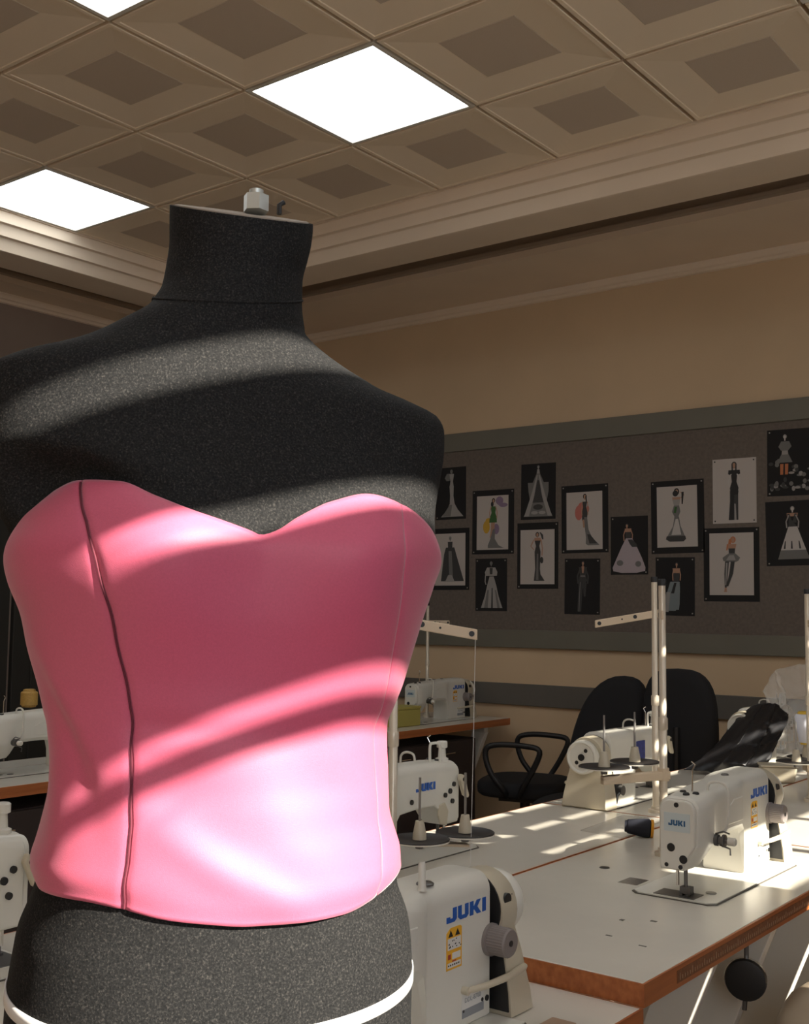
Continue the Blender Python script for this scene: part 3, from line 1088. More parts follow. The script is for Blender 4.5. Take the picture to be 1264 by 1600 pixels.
        m.prism([(z, x) for x, z in ((.072, .056), (.100, .062), (.108, .085), (.104, .108), (.080, .112), (.066, .090))], 1, .1235, .1285)
        m.build('throat_cheek', M_ENAMEL2, e, smooth=0, bevel=.003, key='cheek')
        m = MB()
        m.box(.418, .452, .152, .162, .030, .070)
        m.lathe((.436, .162, .048), (0, .014, 0), [(0, .016), (1, .015)], 14)
        m.tube([(.470, .170, .015), (.458, .168, .035), (.440, .172, .046)], .004)
        m.build('bobbin_winder', M_IRON, e, smooth=30, key='winder')
    return e


TABZ = 0.75
RN, RF = PI / 2, -PI / 2
m1 = sewing_machine('sewing_machine', (-.916, 2.195, TABZ), RN, 'white sewing machine with orange sticker half lit by sun on the right table')
m2 = sewing_machine('sewing_machine', (-.916, 1.017, TABZ - .035), RN, 'largest white sewing machine close beside the mannequin hip with blue logo', post=True)
m3 = sewing_machine('sewing_machine', (-1.76, 2.37, TABZ), RF, 'white sewing machine seen from behind next to the bodice waist, blue logo on its back', far=True, top_knob=True)
m4 = sewing_machine('sewing_machine', (-1.76, 3.57, TABZ), RF, 'sewing machine with navy plate on its back behind the two thread stand poles', back='navy', far=True, top_knob=True)
m5 = sewing_machine('sewing_machine', (-3.50, 4.70, TABZ), RN, 'dim white sewing machine on the far table against the back wall')
m6 = sewing_machine('sewing_machine', (-3.42, 2.22, TABZ), RN, 'white sewing machine at the far left edge under the gold thread spool')
m7 = sewing_machine('sewing_machine', (-1.76, 1.14, TABZ), RF, 'white sewing machine head with black plugs at the bottom left edge', far=True, top_knob=True)
m8 = sewing_machine('sewing_machine', (-1.76, 4.80, TABZ), RF, 'sewing machine at the far right half buried under a black bag', back='navy', far=True, top_knob=True)

# ------------------------------------------------------------------ tables


def table(x0, x1, y0, y1, z, label, front='+', legs=None, ruler=False):
    """top along Y, front edge on the + or - X side"""
    cx, cy = (x0 + x1) / 2, (y0 + y1) / 2
    e = empty('sewing_table', (cx, cy, 0))
    tag(e, label, 'table', 'sewing tables in rows')
    a, b, c, d = x0 - cx, x1 - cx, y0 - cy, y1 - cy
    bw = .004
    th = .036
    MB().box(a + bw, b - bw, c + bw, d - bw, z - th, z).build('table_top', M_LAM, e, smooth=0, bevel=.0012)
    for q in ((a, a + bw, c, d), (b - bw, b, c, d), (a + bw, b - bw, c, c + bw), (a + bw, b - bw, d - bw, d)):
        MB().box(*q, z - th, z - .0006).build('edge_band', M_WOOD, e, smooth=0)
    sgn = 1 if front == '+' else -1
    xf = b if sgn > 0 else a
    if ruler:
        m = MB()
        m.box(xf, xf + .0008, c + .12, d - .03, z - .028, z - .008)
        rl = m.build('ruler_tape', M_RULER, e, smooth=0)
        m = MB()
        k = 0
        y = c + .13
        while y < d - .04:
            hgt = .011 if k % 5 == 0 else .006
            m.box(xf + .0008, xf + .0011, y, y + .0016, z - .024, z - .024 + hgt)
            y += .010
            k += 1
        o = m.build('ruler_marks', M_RTICK, rl, smooth=0)
        o['kind'] = 'stuff'
    L = (d - c) / 2
    for yy in (legs or (-(L - .16), L - .16)):
        MB().box(a + .05, b - .05, yy - .018, yy + .018, z - th - .03, z - th).build('cross_bar', M_STEEL_W, e, smooth=0)
        for side in (1, -1):                       # flat legs leaning in towards the foot bar
            xt = (xf - sgn * .045) if side > 0 else (xf - sgn * (b - a - .10))
            lean = .26 if side > 0 else -.02
            z1, z0 = z - th - .031, .0505
            vs = []
            for (xc, zz) in ((xt, z1), (xt - sgn * lean, z0)):
                for (dx, dy) in ((0, -.016), (-sgn * .085, -.016), (-sgn * .085, .016), (0, .016)):
                    vs.append((xc + dx, yy + dy, zz))
            MB().add(vs, [(0, 1, 2, 3), (4, 7, 6, 5), (0, 4, 5, 1), (1, 5, 6, 2), (2, 6, 7, 3), (3, 7, 4, 0)]).build('leg', M_STEEL_W, e, smooth=0, bevel=.002)
        MB().box(a + .02, b - .02, yy - .025, yy + .025, 0.0, .05).build('foot_bar', M_STEEL_W, e, smooth=0)
    return e


XN0, XN1, XF0, XF1 = -1.362, -.812, -1.806, -1.366
t1 = table(XN0, XN1, 1.673, 2.905, TABZ, 'white sewing table with brown edge and ruler tape in the right foreground', ruler=True, legs=(2.06 - 2.289, 2.37 - 2.289, .45))
tn = table(XN0, XN1, .44, 1.670, TABZ - .035, 'slightly lower white table under the machine nearest the mannequin')
t0 = table(XN0, XN1, 2.909, 4.14, TABZ, 'white sewing table beyond the sunlit machine at the right edge')
tf = []
LF = ['white sewing table behind the mannequin hip at the bottom left', 'white sewing table with sun streaks along its far edge behind the dark spool plates',
      'white sewing table under the machine with the navy plate', 'white sewing table under the black bag at the far right']
for k in range(4):
    y0 = 3.043 + (k - 2) * 1.22
    tf.append(table(XF0, XF1, y0 + .002, min(y0 + 1.218, YW - .04), TABZ, LF[k], front='-'))
t5 = table(-3.93, -3.38, 4.12, 5.345, TABZ, 'far white table with brown edge standing against the back wall')
t6 = table(-3.80, -3.255, 1.85, 3.07, TABZ, 'white table with orange brown edge at the far left behind the bodice')



def pedestal(loc, sx, sy, hgt, label, doors):
    e = empty('pedestal_cabinet', loc)
    tag(e, label, 'cabinet')
    MB().box(-sx / 2, sx / 2, -sy / 2, sy / 2, .02, hgt).build('carcass', M_CAB, e, smooth=0, bevel=.003)
    MB().box(-sx / 2 + .02, sx / 2 - .03, -sy / 2 + .02, sy / 2 - .02, 0, .0198).build('plinth', M_BLACK, e, smooth=0)
    for k in range(doors):
        y0 = -sy / 2 + .006 + k * (sy - .006) / doors
        y1 = -sy / 2 + (k + 1) * (sy - .006) / doors
        dr = MB().box(sx / 2 + .0002, sx / 2 + .016, y0, y1, .03, hgt - .004).build('door', M_CAB, e, smooth=0, bevel=.002)
        hz = hgt - .06
        MB().tube([(sx / 2 + .016, y0 + .06, hz), (sx / 2 + .034, y0 + .065, hz), (sx / 2 + .034, y0 + .155, hz), (sx / 2 + .016, y0 + .16, hz)], .004).build('handle', M_CHROME, dr)
    return e


M_CAB = mat('cabinet_dark', (0.040, 0.028, 0.026), 0.55)
pedestal((-3.66, 4.73, 0), .40, .76, .66, 'dark box with bar handles filling the space under the far table against the back wall', 2)  # plain dark box filling the space below this table
pedestal((-3.54, 2.46, 0), .42, .80, .66, 'dark cabinet with bar handles under the far left table', 2)

# fittings on the right foreground table
pad = Vector((.235 - .02, -.02, 0))
m = MB()
kx, ky = XN1 - .075 - (XN0 + XN1) / 2, 2.285 - 2.289
m.lathe((kx, ky, .598), (.006, -.020, 0), [(0, .020), (.1, .041), (.6, .041), (.9, .039), (1, .030)], 28)
kp = m.build('knee_pad', M_BLACK, t1, smooth=40)
kp['label'] = 'round black knee lifter pad'
m = MB()
m.lathe((kx - .001, ky + .001, .598), (.003, -.010, 0), [(0, .0416), (1, .0416)], 28)
m.build('knee_pad_rim', M_CHROME, kp, smooth=40)
MB().tube([(kx, ky + .004, .700), (kx, ky + .004, .60), (kx - .006, ky + .004, .535)], .005).build('knee_rod', M_IRON, t1)
m = MB()
m.tube([(kx + .01, ky + .10, .714), (kx + .01, ky + .10, .690), (kx + .012, ky + .10, .672)], .005)
m.lathe((kx + .012, ky + .10, .668), (0, 0, .012), [(0, .006), (.5, .010), (1, .006)], 12)
m.build('clamp_screw', M_IRON, t1)
for (x, y) in ((-1.243, 2.365), (-1.175, 2.40), (-1.0, 2.86)):
    MB().lathe((x - (XN0 + XN1) / 2, y - 2.289, TABZ), (0, 0, .0015), [(0, .012), (1, .011)], 18).build('grommet', M_IRON, t1, key='grom')
m = MB()
m.box(-1.155 + 1.087, -1.11 + 1.087, 2.255 - 2.289, 2.315 - 2.289, TABZ, TABZ + .001)
m.build('metal_tag', M_CHROME, t1, smooth=0)
for (x, y, sx, sy) in ((-.96, 2.02, .006, .004), (-.905, 1.86, .007, .002), (-1.01, 1.99, .004, .005), (-.98, 1.88, .006, .002)):
    MB().box(x + 1.087 - sx, x + 1.087 + sx, y - 2.289 - sy, y - 2.289 + sy, TABZ, TABZ + .0005).build('scuff', M_GUM, t1, smooth=0)
m = MB()
m.box(-.90 + 1.087, -.86 + 1.087, 1.49 - 1.055, 1.545 - 1.055, TABZ - .035, TABZ - .034)
m.build('paper_tag', mat('paper_brown', (.36, .24, .16), .7), tn, smooth=0)
# glass-like clear sheet lying on the far row table
ms = MB().add([(-1.37, 2.70, TABZ + .002), (-1.395, 3.03, TABZ + .002), (-1.52, 3.00, TABZ + .002), (-1.50, 2.72, TABZ + .002)], [(0, 1, 2, 3)])
o = ms.build('clear_ruler', M_PLASTIC, None, smooth=0)
o.modifiers.new('t', 'SOLIDIFY').thickness = .002
tag(o, 'flat clear plastic sheet lying on the table in a streak of sun', 'plastic sheet')

# ------------------------------------------------------------------ thread stands


def stand(loc, label, height=.67, arm=None, arm2=None, plates=None, plate_z=.20, thread=None, arm_h=.010):
    """arm: (dx, dy, dz) of upper arm; plates: list of (dx, dy)"""
    e = empty('thread_stand', loc)
    tag(e, label, 'thread stand', 'thread stands on the sewing tables')
    MB().lathe((0, 0, 0), (0, 0, .018), [(0, .022), (.5, .022), (.6, .014), (1, .014)], 18).build('base_nut', M_ALU, e, key='sbase')
    m = MB()
    m.lathe((0, 0, .018), (0, 0, height - .032), [(0, .0095), (.45, .0095), (.452, .0086), (1, .0086)], 16)
    m.build('pole', M_ALU, e, smooth=40)
    MB().lathe((0, 0, height - .014), (0, 0, .016), [(0, .0102), (.85, .0102), (1, .009)], 16).build('pole_cap', M_BLACK, e, smooth=40)
    MB().lathe((0, 0, height * .45), (0, 0, .03), [(0, .0105), (.1, .0115), (.9, .0115), (1, .0105)], 14).build('pole_joint', M_ALU, e, smooth=40)

    def bar(name, d, z, wv=.011, hv=.0035):
        d = Vector(d)
        h_ = Vector((d.x, d.y, 0)).normalized()
        s_ = Vector((-h_.y, h_.x, 0))
        a, b = Vector((0, 0, z)) - h_ * .014, Vector((0, 0, z)) + d
        vs = []
        for p in (a, b):
            for (k, j) in ((-1, -1), (1, -1), (1, 1), (-1, 1)):
                vs.append(p + s_ * hv * k + Vector((0, 0, wv * j)))
        mb = MB().add(vs, [(0, 1, 2, 3), (4, 7, 6, 5), (0, 4, 5, 1), (1, 5, 6, 2), (2, 6, 7, 3), (3, 7, 4, 0)])
        br = mb.build(name, M_BEIGE, e, smooth=0, bevel=.002)
        return br, h_, s_
    for nm, aa in (('thread_arm', arm), ('thread_arm', arm2)):
        if aa:
            br, h_, s_ = bar(nm, aa, height - .105 if aa is arm else height - .085)
            zz = height - .105 if aa is arm else height - .085
            L = Vector(aa)
            for f, r in ((.93, .0058), (.55, .0024), (.33, .0058)):
                p = Vector((0, 0, zz)) + L * f
                for sd_ in (-1, 1):
                    MB().cyl(p + s_ * .0034 * sd_, p + s_ * .0046 * sd_, r, n=14).build('eyelet', M_BLACK, br)
    if plates:
        far_ = max(plates, key=lambda q_: math.hypot(*q_))
        L = Vector((far_[0], far_[1], 0))
        bar('plate_arm', (L.x * 1.04, L.y * 1.04, -.012), plate_z - .006 - arm_h, arm_h, .012)
        MB().lathe((0, 0, plate_z - .03), (0, 0, .03), [(0, .014), (1, .014)], 14).build('arm_clamp', M_BEIGE, e)
        for (dx, dy) in plates:
            pl = MB().m(0).lathe((dx, dy, plate_z), (0, 0, .006), [(0, .054), (.4, .060), (.8, .061), (1, .0595), (.55, .056), (.45, .010)], 40)
            pl = pl.build('spool_plate', M_DISC, e, smooth=40)
            MB().lathe((dx, dy, plate_z + .0005), (0, 0, .003), [(0, .0608), (1, .0616)], 40, cap=False).build('plate_rim', M_ENAMEL, pl, smooth=40)
            m = MB().lathe((dx, dy, plate_z + .004), (0, 0, .036), [(0, .014), (.3, .0135), (1, .0085)], 16)
            cs = m.build('cone_seat', M_ENAMEL2, pl, smooth=40)
            MB().tube([(dx, dy, plate_z + .03), (dx, dy, plate_z + .125)], .0026).build('spindle', M_SPIN, pl)
            MB().lathe((dx, dy, plate_z - .014), (0, 0, .014), [(0, .008), (1, .010)], 8).build('plate_nut', M_IRON, pl)
    if thread:
        MB().tube(thread, .0006, 5).build('thread', M_WHITE, e)
    return e


rt = Vector((.7923, .6103, 0))
fh = Vector((-.611, .7917, 0))
s1 = stand((-1.470, 3.113, TABZ), 'left of two tall thread stand poles in front of the black chairs', .68, arm=tuple(-rt * .175 + Vector((0, 0, -.034))))
s2 = stand((-1.197, 2.577, TABZ), 'right of two tall thread stand poles, carrying two dark spool plates beside the sunlit machine', 0.655, arm2=tuple(fh * .16 + rt * .03),
           plates=[tuple((-rt * .145 - fh * .02)[:2]), tuple((-rt * .052 + fh * .08)[:2])], plate_z=.205)
s3 = stand((-1.45, 1.85, TABZ), 'thread stand half hidden by the bodice with dark spool plates above the nearest machine', .66, arm=tuple(rt * .17 + Vector((0, 0, -.030))),
           plates=[tuple((rt * .055 - fh * .03)[:2]), tuple((rt * .150 + fh * .045)[:2])], plate_z=.115, arm_h=.003,
           thread=[(rt.x * .166, rt.y * .166, .525), (rt.x * .163, rt.y * .163, .30), (rt.x * .158, rt.y * .158, .02)])
s4 = stand((-1.19, 3.62, TABZ), 'thread stand pole at the right edge holding the white thread cone', .655, arm=tuple(-fh * .10), plates=[tuple((-rt * .05 - fh * .02)[:2]), tuple((rt * .02 + fh * .09)[:2])], plate_z=.12)
s5 = stand((-3.75, 5.08, TABZ), 'slim thread stand pole behind the machine at the back wall', .62, arm=tuple(rt * .12))

# ------------------------------------------------------------------ thread cones and small things


def cone_spool(name, loc, col, core, label, cat='thread cone', r0=.028, r1=.019, hh=.085, tilt=None, base=None, tipr=.75):
    e = empty(name, loc)
    if tilt:
        e.rotation_euler = tilt
    tag(e, label, cat)
    MB().lathe((0, 0, 0), (0, 0, hh), [(0, r0 * .9), (.03, r0), (.9, r1), (.97, r1 * .9), (1, r1 * .8)], 28).build('thread_wind', col, e, smooth=40)
    MB().lathe((0, 0, hh + .0002), (0, 0, .008), [(0, r1 * tipr), (.8, r1 * (tipr - .05)), (1, r1 * .5)], 20).build('core_tip', core, e, smooth=40)
    MB().lathe((0, 0, -.006), (0, 0, .0058), [(0, r0 * .8), (1, r0 * .85)], 20).build('core_base', base or core, e, smooth=40)
    return e


p4 = (-1.19 + rt.x * .02 + fh.x * .09, 3.62 + rt.y * .02 + fh.y * .09)
cone_spool('thread_cone', (p4[0], p4[1], TABZ + .12 + .05), M_CONEW, M_CONEY, 'white thread cone with yellow core at the right edge', r0=.022, r1=.034, hh=.09)
cone_spool('thread_cone', (-1.372, 2.734, TABZ + .0255), M_CONEN, M_ORANGE, 'dark thread cone with orange end lying behind the sunlit machine', r0=.018, r1=.0245, hh=.060, base=M_CONEN, tipr=.98,
           tilt=(0, PI / 2 + .065, math.radians(28)))
cone_spool('thread_spool', (-3.595, 2.46, TABZ + .22), M_GOLD, M_GOLD, 'gold thread spool on top of the far left machine', 'thread spool', r0=.03, r1=.03, hh=.05)
MB_b = MB()
e = empty('storage_box', (-3.55, 4.585, TABZ))
tag(e, 'small yellow green box beside the machine at the back wall', 'box')
MB_b.box(-.06, .06, -.10, .09, .0005, .085)
MB_b.build('box_body', M_BOXY, e, smooth=0, bevel=.004)
MB().box(-.063, .063, -.103, .093, .0855, .098).build('box_lid', M_BOXY, e, smooth=0, bevel=.003)

# ------------------------------------------------------------------ covers on the far right machine


def drape(name, ctrl, mat_, label, cat, thick=.002, n=26, jit=.006, seed=3):
    """lofted sheet through rows of control points, crumpled"""
    rnd = random.Random(seed)
    R, C = len(ctrl), len(ctrl[0])
    g = []
    for i in range(n + 1):
        a = i / n * (R - 1)
        i0 = min(int(a), R - 2)
        fa = a - i0
        row = []
        for j in range(n + 1):
            b = j / n * (C - 1)
            j0 = min(int(b), C - 2)
            fb = b - j0
            sa, sb = fa * fa * (3 - 2 * fa), fb * fb * (3 - 2 * fb)
            p = [0, 0, 0]
            for (ii, wa) in ((i0, 1 - sa), (i0 + 1, sa)):
                for (jj, wb) in ((j0, 1 - sb), (j0 + 1, sb)):
                    for k in range(3):
                        p[k] += ctrl[ii][jj][k] * wa * wb
            nz = jit * (math.sin(i * 1.7 + j * .9 + seed) + math.sin(i * .8 - j * 1.9) + rnd.uniform(-.8, .8))
            row.append((p[0] + nz, p[1] - nz * .5, p[2] + nz * .6))
        g.append(row)
    o = MB().rings(g, False, False).build(name, mat_, None, smooth=50)
    s_ = o.modifiers.new('thick', 'SOLIDIFY')
    s_.thickness = thick
    tag(o, label, cat)
    return o


# black bag slumped over the column of the far machine (world coordinates)
BG = [[(-1.746, 3.931, 0.765), (-1.649, 3.956, 0.763), (-1.567, 3.994, 0.763), (-1.509, 4.089, 0.763)],
      [(-1.714, 4.007, 0.797), (-1.605, 3.939, 0.801), (-1.53, 3.972, 0.796), (-1.501, 4.12, 0.802)],
      [(-1.689, 4.127, 0.855), (-1.59, 4.052, 0.859), (-1.527, 4.088, 0.855), (-1.503, 4.22, 0.864)],
      [(-1.67, 4.243, 0.93), (-1.59, 4.178, 0.929), (-1.529, 4.212, 0.925), (-1.511, 4.34, 0.917)],
      [(-1.646, 4.337, 0.975), (-1.592, 4.303, 0.989), (-1.553, 4.333, 0.989), (-1.528, 4.403, 0.946)]]
drape('plastic_bag', BG, M_BAGK, 'crumpled black plastic bag slumped over the far right machine', 'bag', jit=.0022)
CL = [[(-1.691, 4.58, 1.02), (-1.647, 4.589, 0.92), (-1.666, 4.549, 0.82), (-1.682, 4.536, 0.765)],
      [(-1.672, 4.671, 1.1), (-1.611, 4.641, 0.98), (-1.603, 4.598, 0.86), (-1.59, 4.582, 0.765)],
      [(-1.621, 4.785, 1.12), (-1.556, 4.734, 1.0), (-1.52, 4.687, 0.87), (-1.5, 4.677, 0.765)],
      [(-1.49, 4.975, 1.12), (-1.422, 4.888, 1.0), (-1.374, 4.824, 0.87), (-1.346, 4.821, 0.765)]]
drape('plastic_cover', CL, M_PLASTIC, 'clear plastic dust cover hanging at the right edge', 'plastic cover', jit=.0032, seed=8)
e = empty('plastic_tub', (-1.414, 3.96, TABZ), .5)
tag(e, 'small pale plastic tub in front of the black bag', 'tub')
MB().rings([[(sx * .05, sy * .035, .0005) for sx, sy in ((-1, -1), (1, -1), (1, 1), (-1, 1))], [(sx * .06, sy * .042, .055) for sx, sy in ((-1, -1), (1, -1), (1, 1), (-1, 1))]]).build('tub_body', M_ENAMEL2, e, smooth=0, bevel=.008)
MB().box(-.063, .063, -.045, .045, .0555, .061).build('tub_rim', M_ENAMEL2, e, smooth=0, bevel=.002)

# ------------------------------------------------------------------ chairs


def rbox(mb, cx, cy, cz, sx, sy, sz, ax='z', power=3.2, n=28, tilt=0.0, shear=0.0):
    """cushion: superellipse slab"""
    rs = []
    for t, s in ((-1, .80), (-.92, .92), (-.6, .99), (0, 1), (.6, .99), (.92, .92), (1, .80)):
        ring = []
        for k in range(n):
            a = 2 * PI * k / n
            c, s_ = math.cos(a), math.sin(a)
            u = math.copysign(abs(c) ** (2 / power), c) * s
            v = math.copysign(abs(s_) ** (2 / power), s_) * s
            if ax == 'z':
                p = (cx + u * sx, cy + v * sy, cz + t * sz)
            else:
                p = (cx + u * sx + v * sz * shear, cy + t * sy + (v * sz) * tilt, cz + v * sz)
            ring.append(p)
        rs.append(ring)
    return mb.rings(rs)


def office_chair(loc, rz, label, seat_z=.47, back_h=.25, back_z=.80, back_w=.215, arms=True, seat_mat=None, back=True, tilt=.12, power=3.0, shear=0.0):
    e = empty('office_chair', loc, rz)
    tag(e, label, 'chair', 'chairs around the sewing tables')
    sm_ = seat_mat or M_BLACKF
    rbox(MB(), 0, 0, seat_z, .23, .22, .04).build('seat', sm_, e, smooth=60)
    MB().box(-.12, .12, -.10, .10, seat_z - .065, seat_z - .042).build('seat_pan', M_BLACK, e, smooth=0)
    MB().cyl((0, 0, .10), (0, 0, seat_z - .066), .025).build('gas_post', M_BLACK, e)
    for k in range(5):
        a = 2 * PI * k / 5 + .3
        dv = Vector((math.cos(a), math.sin(a), 0))
        lg = MB().tube([dv * .02 + Vector((0, 0, .10)), dv * .18 + Vector((0, 0, .085)), dv * .27 + Vector((0, 0, .065))], [.02, .016, .012]).build('base_leg', M_BLACK, e)
        MB().cyl(dv * .27 + Vector((-dv.y * .02, dv.x * .02, .0265)), dv * .27 + Vector((dv.y * .02, -dv.x * .02, .0265)), .026, n=12).build('castor', M_BLACK, lg)
    if back:
        rbox(MB(), 0, .25, back_z, back_w, .035, back_h, 'y', power, 32, tilt, shear).build('backrest', M_BLACKF, e, smooth=60)
        MB().tube([(0, .10, seat_z - .05), (0, .24, seat_z - .04), (0, .29, seat_z + .06), (0, .285, back_z)], .016).build('back_bracket', M_BLACK, e)
    if arms:
        for s in (-1, 1):
            MB().tube(spline([(s * .20, .02, seat_z - .03), (s * .255, .04, seat_z + .02), (s * .265, .10, seat_z + .10), (s * .265, .12, seat_z + .195), (s * .265, .06, seat_z + .225), (s * .265, -.08, seat_z + .225),
                       (s * .265, -.15, seat_z + .205), (s * .262, -.12, seat_z + .12), (s * .25, -.06, seat_z + .02), (s * .20, -.03, seat_z - .03)]), .014).build('armrest', M_BLACK, e, smooth=60)
    return e


office_chair((-3.06, 4.98, 0), math.radians(105), 'black office chair with looped armrest beside the far table', back=False, seat_z=.46, arms=True)
office_chair((-2.45, 4.52, 0), math.radians(8), 'black chair with tilted rounded backrest behind the machine with the navy plate', back_z=.79, back_h=.25, back_w=.160, arms=False, tilt=.1, power=2.4, shear=.28)
office_chair((-2.075, 4.93, 0), math.radians(176), 'black chair with upright square backrest right of the two poles', back_z=.84, back_h=.25, back_w=.17, arms=False, tilt=.05)
office_chair((-.62, 2.38, 0), math.radians(-80), 'cream seat office chair tucked under the bottom right table edge', seat_z=.52, seat_mat=M_SEAT, back=False, arms=False)

# ------------------------------------------------------------------ fashion drawings
C = {'k': M_INK, 'd': mat('pencil_dark', (.05, .048, .047), .8), 'g': mat('pencil_grey', (.17, .165, .155), .8), 'l': mat('pencil_light', (.33, .31, .29), .8),
     'w': mat('gouache_white', (.52, .48, .45), .8), 's': mat('skin_tone', (.42, .24, .16), .8), 'r': mat('splash_red', (.50, .16, .13), .8), 'o': mat('hair_orange', (.48, .17, .07), .8),
     'e': mat('dress_green', (.045, .12, .035), .8), 'y': mat('splash_yellow', (.55, .33, .04), .8), 'p': mat('splash_purple', (.24, .17, .25), .8), 'b': mat('gown_bluegrey', (.20, .23, .24), .8),
     'm': mat('gown_mauve', (.42, .36, .38), .8)}
CK = list(C)


def figure(shapes, parent, w_, h_):
    """shapes: (colour, kind, data) in paper units x -.5...5, y 0 (top)..1 (bottom)"""
    m = MB()
    lay = 0
    for (c, kind, dat) in shapes:
        m.m(CK.index(c))
        y = -.0014 - .00006 * lay
        lay += 1
        if kind == 'e':                                # ellipse cx, cy, rx, ry
            cx, cy, rx, ry = dat
            pts = [(cx + rx * math.cos(2 * PI * k / 14), cy + ry * math.sin(2 * PI * k / 14)) for k in range(14)]
            fs = [tuple(range(14))]
        elif kind == 's':                              # strip: (y, xl, xr) rows
            pts = [p for (yy, xl, xr) in dat for p in ((xl, yy), (xr, yy))]
            fs = [(2 * i, 2 * i + 1, 2 * i + 3, 2 * i + 2) for i in range(len(dat) - 1)]
        else:                                          # stroke: polyline with width
            pts_, wd = dat
            pts, fs = [], []
            for i, (a, b) in enumerate(pts_):
                pts += [(a - wd / 2, b), (a + wd / 2, b)]
                if i:
                    fs.append((2 * i - 2, 2 * i - 1, 2 * i + 1, 2 * i))
        m.add([(a * w_, y, (.5 - b) * h_) for a, b in pts], fs)
    o = m.build('sketch', [C[k] for k in CK], parent, smooth=0)
    return o


def head(cx, cy, hair, skin='s', s=1.0, bun=False):
    L = [(hair, 'e', (cx, cy, .045 * s, .038 * s)), (skin, 'e', (cx, cy + .006, .026 * s, .028 * s)), (skin, 's', [(cy + .025, cx - .012, cx + .012), (cy + .06, cx - .014, cx + .014)])]
    return L


def body(cx, y0, col, sh=.075, ws=.042, hp=.065, l1=.14, l2=.24):
    return (col, 's', [(y0, cx - sh, cx + sh), (y0 + .03, cx - sh * .92, cx + sh * .92), (y0 + l1, cx - ws, cx + ws), (y0 + l2, cx - hp, cx + hp)])


def arms(cx, y0, col, sp=.10, ln=.22, wd=.026):
    return [(col, 'l', ([(cx - .07, y0), (cx - sp, y0 + ln * .5), (cx - sp * .9, y0 + ln)], wd)), (col, 'l', ([(cx + .07, y0), (cx + sp, y0 + ln * .5), (cx + sp * .9, y0 + ln)], wd))]


F = {}
F['mermaid_silver'] = head(.02, .08, 'g', 'g') + [('g', 's', [(.12, -.13, .08), (.20, -.20, -.02), (.26, -.14, -.04)]), body(.03, .13, 'l')] + [('l', 's', [(.36, -.04, .10), (.55, -.02, .09), (.70, -.03, .13), (.82, -.12, .24), (.95, -.32, .42)]), ('g', 's', [(.72, -.03, .05), (.94, -.28, .0)])]
F['green'] = [('p', 'e', (.22, .10, .12, .08)), ('p', 'e', (.34, .18, .14, .04)), ('y', 'e', (-.19, .58, .11, .12)), ('y', 'e', (-.12, .46, .10, .05)), ('p', 'e', (.12, .62, .10, .10))] + head(.03, .09, 'k', 's', 1.15) + [('k', 'e', (-.01, .16, .045, .05)), body(.03, .20, 'e', .09, .06, .12, .12, .22), ('e', 's', [(.40, -.09, .14), (.50, -.10, .14)])] + arms(.03, .20, 's', .12) + [('s', 's', [(.50, -.04, .08), (.66, -.05, .06), (.78, -.08, .02)]), ('g', 's', [(.62, .02, .09), (.80, -.06, .08), (.92, -.14, .20), (.97, -.14, .36)])]
F['pyramid'] = head(0, .06, 'g', 'l', .8) + [('l', 's', [(.10, -.03, .03), (.20, -.05, .05)]), ('g', 's', [(.18, -.05, .05), (.34, -.16, .16), (.34, -.30, .30), (.50, -.28, .30), (.70, -.22, .24), (.95, -.42, .42)]), ('d', 's', [(.30, -.03, .03), (.55, -.10, .10), (.70, -.16, .16)]), ('l', 's', [(.20, -.04, -.01), (.60, -.22, -.12), (.94, -.40, -.26)]), ('l', 's', [(.20, .01, .04), (.60, .12, .22), (.94, .28, .40)]), ('d', 'e', (0, .78, .14, .05)), ('l', 'e', (-.1, .88, .10, .03)), ('l', 'e', (.12, .88, .10, .03))]
F['ponytail'] = head(.0, .09, 'd', 's', 1.25) + [('d', 's', [(.05, .06, .10), (.10, .10, .17), (.18, .14, .18)]), ('s', 's', [(.15, -.09, .10), (.22, -.08, .10)]), body(.01, .20, 'd', .085, .05, .085, .10, .20)] + [('s', 'l', ([(-.10, .18), (-.19, .30), (-.10, .37)], .03)), ('s', 'l', ([(.11, .18), (.15, .34), (.14, .48)], .03)), ('d', 'e', (.13, .56, .05, .06)), ('d', 's', [(.40, -.08, .10), (.55, -.07, .09), (.72, -.06, .08), (.82, -.08, .10), (.94, -.10, .22)]), ('g', 's', [(.44, -.01, .03), (.92, -.04, .04)])]
F['train'] = [('r', 'e', (-.15, .36, .11, .13)), ('r', 'e', (-.08, .26, .09, .08)), ('r', 'e', (.10, .30, .04, .06))] + head(.02, .08, 'k', 's', 1.2) + [('k', 's', [(.08, .03, .07), (.20, .05, .08)]), ('d', 's', [(.17, -.05, .08), (.27, -.03, .06), (.36, -.06, .09), (.50, -.06, .08)])] + arms(.02, .17, 's', .09, .24) + [('s', 's', [(.48, -.05, .0), (.62, -.03, .02)]), ('g', 's', [(.44, .0, .08), (.66, .02, .12), (.80, .05, .22), (.90, .04, .38), (.93, .10, .42)]), ('d', 's', [(.74, .08, .16), (.90, .14, .36)])]
F['suit'] = head(.02, .08, 'd', 's', 1.0) + [body(.02, .15, 'd', .12, .09, .12, .14, .26), ('s', 's', [(.14, -.02, .06), (.26, .0, .04)]), ('g', 's', [(.30, -.04, .08), (.33, -.05, .09)])] + arms(.02, .17, 'd', .15, .28, .045) + [('d', 's', [(.40, -.10, .13), (.55, -.10, .02), (.95, -.13, -.02)]), ('d', 's', [(.44, .03, .13), (.62, .04, .11), (.68, .05, .10)]), ('g', 'l', ([(-.05, .42), (-.07, .68), (-.08, .95)], .02))]
